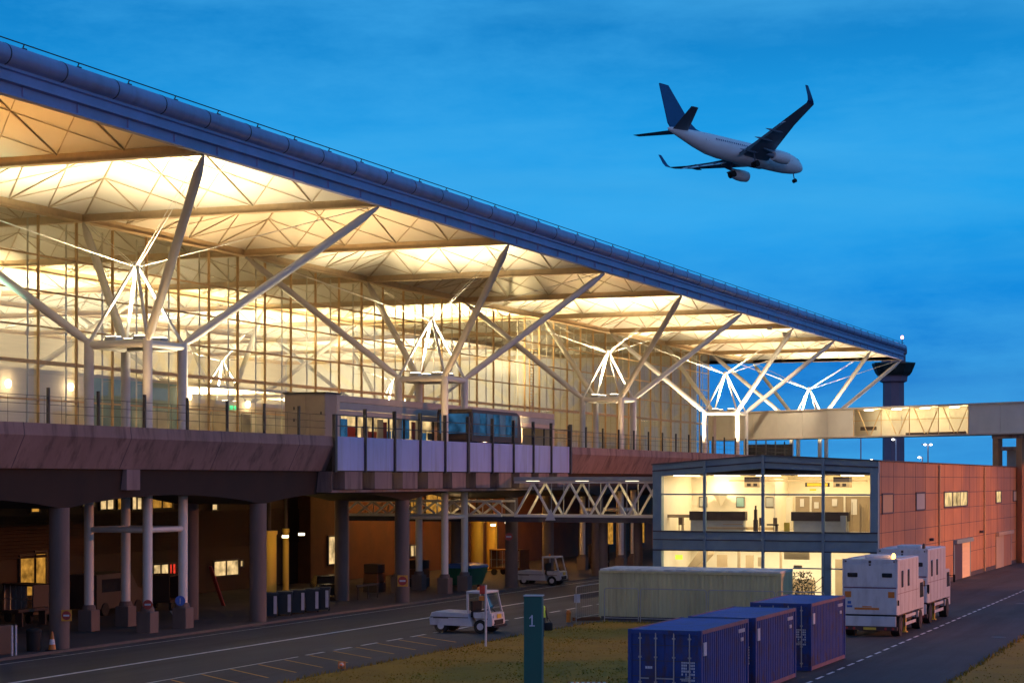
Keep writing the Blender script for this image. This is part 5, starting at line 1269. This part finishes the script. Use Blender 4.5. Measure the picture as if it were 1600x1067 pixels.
lamp('POINT', 'beacon_bulb', (96.5, 18.35, 4.1), 9, (1, .45, .1), shadow_soft_size=.08)

# far right kiosk with lit door
kx, ky = far(1606, 205); k = thing('service_kiosk', 'small kiosk with blue fascia, red band and lit doorway at the right edge', 'kiosk')
MB().box(-3, 3, -3, 3, 0, 4.6).build('kiosk_wall', m_red, k); MB().box(-3.06, 3.06, -3.06, 3.06, 2.6, 4.4).build('fascia', m_blue_sign, k)
MB().box(-3.08, -3.01, 1.6, 2.6, .1, 2.4).build('lit_door', e_warmwin, k)
k.location = (kx, ky, 0)

# ------------------------------------------------------------------ person behind the green post
def person():
    t = thing('person', 'person in yellow hi-vis vest carrying a black bag behind the green post', 'person')
    J = {'pelvis': (0, 0, .96, .15), 'waist': (0, 0, 1.10, .14), 'chest': (0, 0, 1.32, .17), 'neckb': (0, 0, 1.48, .09), 'neck': (0, .01, 1.54, .06), 'head0': (0, .02, 1.62, .085), 'head1': (0, .02, 1.73, .085),
         'shL': (-.19, 0, 1.44, .07), 'elL': (-.25, -.02, 1.15, .045), 'wrL': (-.27, .05, .90, .032), 'haL': (-.27, .07, .83, .035), 'shR': (.19, 0, 1.44, .07), 'elR': (.26, -.03, 1.15, .045), 'wrR': (.30, .02, .90, .032), 'haR': (.31, .03, .83, .035),
         'hiL': (-.10, 0, .90, .10), 'knL': (-.11, .06, .50, .065), 'anL': (-.12, -.02, .09, .045), 'toL': (-.13, .14, .04, .04), 'hiR': (.10, 0, .90, .10), 'knR': (.11, .02, .50, .065), 'anR': (.12, -.10, .10, .045), 'toR': (.13, .06, .04, .04)}
    E = [('pelvis', 'waist'), ('waist', 'chest'), ('chest', 'neckb'), ('neckb', 'neck'), ('neck', 'head0'), ('head0', 'head1'), ('neckb', 'shL'), ('shL', 'elL'), ('elL', 'wrL'), ('wrL', 'haL'), ('neckb', 'shR'), ('shR', 'elR'), ('elR', 'wrR'), ('wrR', 'haR'),
         ('pelvis', 'hiL'), ('hiL', 'knL'), ('knL', 'anL'), ('anL', 'toL'), ('pelvis', 'hiR'), ('hiR', 'knR'), ('knR', 'anR'), ('anR', 'toR')]
    names = list(J); rad = [J[n][3] for n in names]; vs_ = [J[n][:3] for n in names]; es = [(names.index(a), names.index(b)) for a, b in E]
    for sd, hx in ((-1, 'haL'), (1, 'haR')):                # five fingers, each its own chain
        h = Vector(J[hx][:3])
        for f in range(5):
            off = Vector((sd * .0, -.03 + .017 * f, -.02)); l = (.07, .085, .09, .08, .06)[f]
            if f == 4: off = Vector((0, .04, .02)); d = Vector((0, .5, -.8))
            else: d = Vector((-sd * .15, .05, -1))
            a = h + off; b1 = a + d.normalized() * l * .5; c1 = b1 + (d + Vector((-sd * .5, .1, 0))).normalized() * l * .5
            i0 = len(vs_); vs_ += [tuple(a), tuple(b1), tuple(c1)]; rad += [.011, .010, .008]; es += [(names.index(hx), i0), (i0, i0 + 1), (i0 + 1, i0 + 2)]
    me = bpy.data.meshes.new('body'); me.from_pydata(vs_, es, []); o = bpy.data.objects.new('body', me); COL.objects.link(o); o.parent = t
    sm = o.modifiers.new('skin', 'SKIN'); o.modifiers.new('sub', 'SUBSURF').levels = 1; o.modifiers['sub'].render_levels = 2
    for i, r in enumerate(rad): me.skin_vertices[0].data[i].radius = (r, r); me.skin_vertices[0].data[i].use_root = (i == 0)
    me.materials.append(m_cloth)
    MB().loft([[(x * .235 * k, y * .165 * k, z) for x, y in ((1, 0), (.8, .8), (0, 1), (-.8, .8), (-1, 0), (-.8, -.8), (0, -1), (.8, -.8))] for z, k in ((.92, .98), (1.1, .95), (1.3, 1.08), (1.44, 1.0), (1.52, .55))]).build('hi_vis_vest', m_hivis, t, smooth=True)
    MB().lathe((0, .02, 1.56), [(.03, 0), (.085, .04), (.1, .13), (.085, .21), (.03, .25)], 14).build('face', m_skin, t, smooth=True)
    b = MB(); b.lathe((0, .0, 1.66), [(.108, 0), (.112, .06), (.09, .13), (.03, .165)], 14); b.build('hair', m_hair, t, smooth=True)
    return t
px_, py_ = far(845.5, 96); pr = person(); pr.location = (px_, py_, 0); pr.rotation_euler.z = HEAD - R(90) - R(15)
bgx, bgy = far(857, 96.3)
bagt = thing('holdall_bag', 'black holdall hanging from the hand of the hi-vis person', 'bag')
MB().bbox(-.2, .2, -.2, .2, .18, .56, .08).build('bag_body', m_black, bagt); b = MB(); b.tube((0, -.12, .56), (0, .06, .84), .012, n=6); b.tube((0, .14, .56), (0, .08, .84), .012, n=6); b.build('strap', m_black, bagt)
bagt.location = (bgx, bgy, 0.1); bagt.rotation_euler.z = HEAD

# ------------------------------------------------------------------ airliner
ap = thing('airplane', 'twin engine airliner banking with wheels down against the blue evening sky', 'airplane')
SH = 17.9
def sec(x, r, z, n=24): return [(x + SH, r * math.cos(2 * math.pi * i / n), z + r * 1.05 * math.sin(2 * math.pi * i / n)) for i in range(n)]
st_ = [(-1.3, .06, -.5), (-1.5, .42, -.47), (-2.0, .8, -.4), (-2.9, 1.22, -.26), (-4.2, 1.58, -.12), (-6, 1.84, -.02), (-8, 1.9, 0), (-23, 1.9, 0), (-26, 1.76, .16), (-29, 1.4, .5), (-32, .92, .92), (-34, .58, 1.18), (-35.3, .3, 1.32), (-35.5, .15, 1.34)]
MB().loft([sec(*s) for s in st_]).build('fuselage', m_plane_white, ap, smooth=True)
def foil(xl, xt, y, z, th, vert=False):
    c = xl - xt; pts = [(0, 0), (.08, .55), (.3, 1), (.6, .75), (1, .06), (.6, -.35), (.3, -.5), (.08, -.35)]
    return [(xl - u * c + SH, y + (v * th if vert else 0), z + (0 if vert else v * th)) for u, v in pts]
for sd in (-1, 1):
    wg = MB().loft([foil(-12.0, -20.0, sd * 1.2, -1.2, .55), foil(-14.0, -19.8, sd * 5.4, -.35, .36), foil(-16.0, -19.4, sd * 11.5, 1.2, .22), foil(-17.0, -18.9, sd * (17.0 if sd < 0 else 16.2), 2.7, .12)]).build('wing', m_plane_grey, ap, smooth=True)
    MB().loft([foil(-17.0, -18.9, sd * (17.0 if sd < 0 else 16.2), 2.7, .1), foil(-17.6, -19.1, sd * (17.5 if sd < 0 else 16.7), 2.95, .09), foil(-18.2, -19.4, sd * (17.8 if sd < 0 else 17.0), 3.6, .08), foil(-19.2, -20.0, sd * (18.1 if sd < 0 else 17.3), 5.3, .05)]).build('winglet', m_plane_blue, wg, smooth=True)
    fl_ = MB().loft([[(x, y, z - .38 * (xl - (x - SH))) for x, y, z in foil(xl, xt, yy, zz, th)] for xl, xt, yy, zz, th in ((-19.2, -21.3, sd * 2.0, -1.35, .14), (-19.2, -21.1, sd * 5.4, -.5, .12), (-18.9, -20.6, sd * 12.0, 1.15, .1))]).build('flap', m_plane_lgrey, wg, smooth=True)
    b = MB()
    for yy, zz in ((3.6, -1.3), (7.2, -.4), (9.8, .2)): b.loft([[(x + SH, sd * yy + r * math.cos(a), zz + r * math.sin(a)) for a in [k * 1.047 for k in range(6)]] for x, r in ((-17.3, .05), (-18.4, .22), (-20.4, .2), (-21.8, .03))])
    b.build('flap_fairing', m_plane_grey, wg, smooth=True)
    MB().loft([foil(-31.2, -34.8, sd * .4, 1.25, .2), foil(-35.2, -36.9, sd * 7.1, 2.45, .08)]).build('tailplane', m_plane_grey, ap, smooth=True)
    en = MB().loft([[(x + SH, sd * 4.83 + r * math.cos(a), -1.85 + r * math.sin(a)) for a in [k * math.pi / 9 for k in range(18)]] for x, r in ((-11.0, .78), (-11.15, .95), (-12.3, 1.06), (-13.6, 1.0), (-14.8, .78), (-14.82, .6))]).build('engine', m_plane_white, ap, smooth=True)
    MB().loft([[(x + SH, sd * 4.83 + r * math.cos(a), -1.85 + r * math.sin(a)) for a in [k * math.pi / 8 for k in range(16)]] for x, r in ((-14.7, .5), (-15.6, .36), (-16.3, .08))]).build('exhaust', m_plane_grey, en, smooth=True)
    MB().prism([(-12.2 + SH, -.9), (-17.2 + SH, -.75), (-17.0 + SH, -.95), (-15.0 + SH, -1.3), (-12.5 + SH, -1.1)], 'y', sd * 4.83 - .14, sd * 4.83 + .14).build('pylon', m_plane_grey, ap)
    mg = MB(); mg.tube((-17.2 + SH, sd * 2.7, -.9), (-17.3 + SH, sd * 2.8, -3.1), .13, n=8); g_ = mg.build('main_gear', m_plane_grey, ap)
    b = MB()
    for dy in (-.42, .42): b.tube((-17.3 + SH, sd * 2.8 + dy - .17, -3.1), (-17.3 + SH, sd * 2.8 + dy + .17, -3.1), .55, n=16)
    b.build('wheel', m_black, g_)
MB().prism([(-25.6 + SH, 1.72), (-28.6 + SH, 2.35), (-30 + SH, 3.4), (-34.2 + SH, 9.35), (-36.3 + SH, 9.4), (-35.4 + SH, 2.4), (-34.8 + SH, 1.5), (-32 + SH, 1.5)], 'y', -.13, .13).build('tail_fin', m_plane_blue, ap)
MB().loft([[(x + SH, 1.55 * k * math.cos(a), -1.35 + .75 * k * math.sin(a)) for a in [j * math.pi / 8 for j in range(16)]] for x, k in ((-10, .15), (-12, .95), (-18, 1), (-21.5, .2))]).build('belly_fairing', m_plane_lgrey, ap, smooth=True)
ng = MB().tube((-3.9 + SH, 0, -1.5), (-3.8 + SH, 0, -3.1), .1, n=8).build('nose_gear', m_plane_grey, ap)
b = MB()
for dy in (-.22, .22): b.tube((-3.8 + SH, dy - .1, -3.1), (-3.8 + SH, dy + .1, -3.1), .36, n=14)
b.build('wheel', m_black, ng)
b = MB()
for sd in (-1, 1):
    for i in range(34):
        x = -7.2 - i * .55; a = .22
        if -25.6 < x: b.add([(x + SH, sd * 1.907 * math.cos(a1), 2.0 * math.sin(a1)) for a1 in (.16, .33)] + [(x - .27 + SH, sd * 1.907 * math.cos(a1), 2.0 * math.sin(a1)) for a1 in (.33, .16)], [(0, 1, 2, 3)])
b.build('cabin_windows', m_plane_blue, ap)
b = MB()
for sd in (-1, 1):
    for xa, xb_, za, zb_, mi in ((-6.0, -6.7, -.35, 1.3, 0), (-27.2, -27.9, -.1, 1.35, 0)):
        for (u0, u1, v0, v1) in ((xa, xa - .06, za, zb_), (xb_, xb_ + .06, za, zb_)):
            rr = 1.9 if xa > -20 else 1.63; zc = 0 if xa > -20 else .28
            b.add([(u + SH, sd * math.sqrt(max(.1, (rr + .02) ** 2 - ((v - zc) / 1.05) ** 2)), v) for u, v in ((u0, v0), (u1, v0), (u1, v1), (u0, v1))], [(0, 1, 2, 3)])
b.build('cabin_door_outline', m_plane_grey, ap)
b = MB()
for sd in (-1, 1): b.add([(x + SH, sd * r * math.cos(a), z + r * 1.05 * math.sin(a)) for x, r, z, a in ((-2.5, 1.10, -.3, .75), (-3.4, 1.42, -.18, .6), (-3.6, 1.47, -.16, 1.0), (-3.0, 1.28, -.22, 1.3))], [(0, 1, 2, 3)])
b.build('cockpit_window', m_dkglass, ap)
RM = Matrix(((.8857, .4405, .1466), (-.4611, .8711, .1687), (-.0534, -.2171, .9747)))
ap.matrix_world = Matrix.Translation((347.04, 93.17, 57.67 + CAMH)) @ RM.to_4x4()
for r_ in ROOTS:
    if '_base' in r_: del r_['_base']
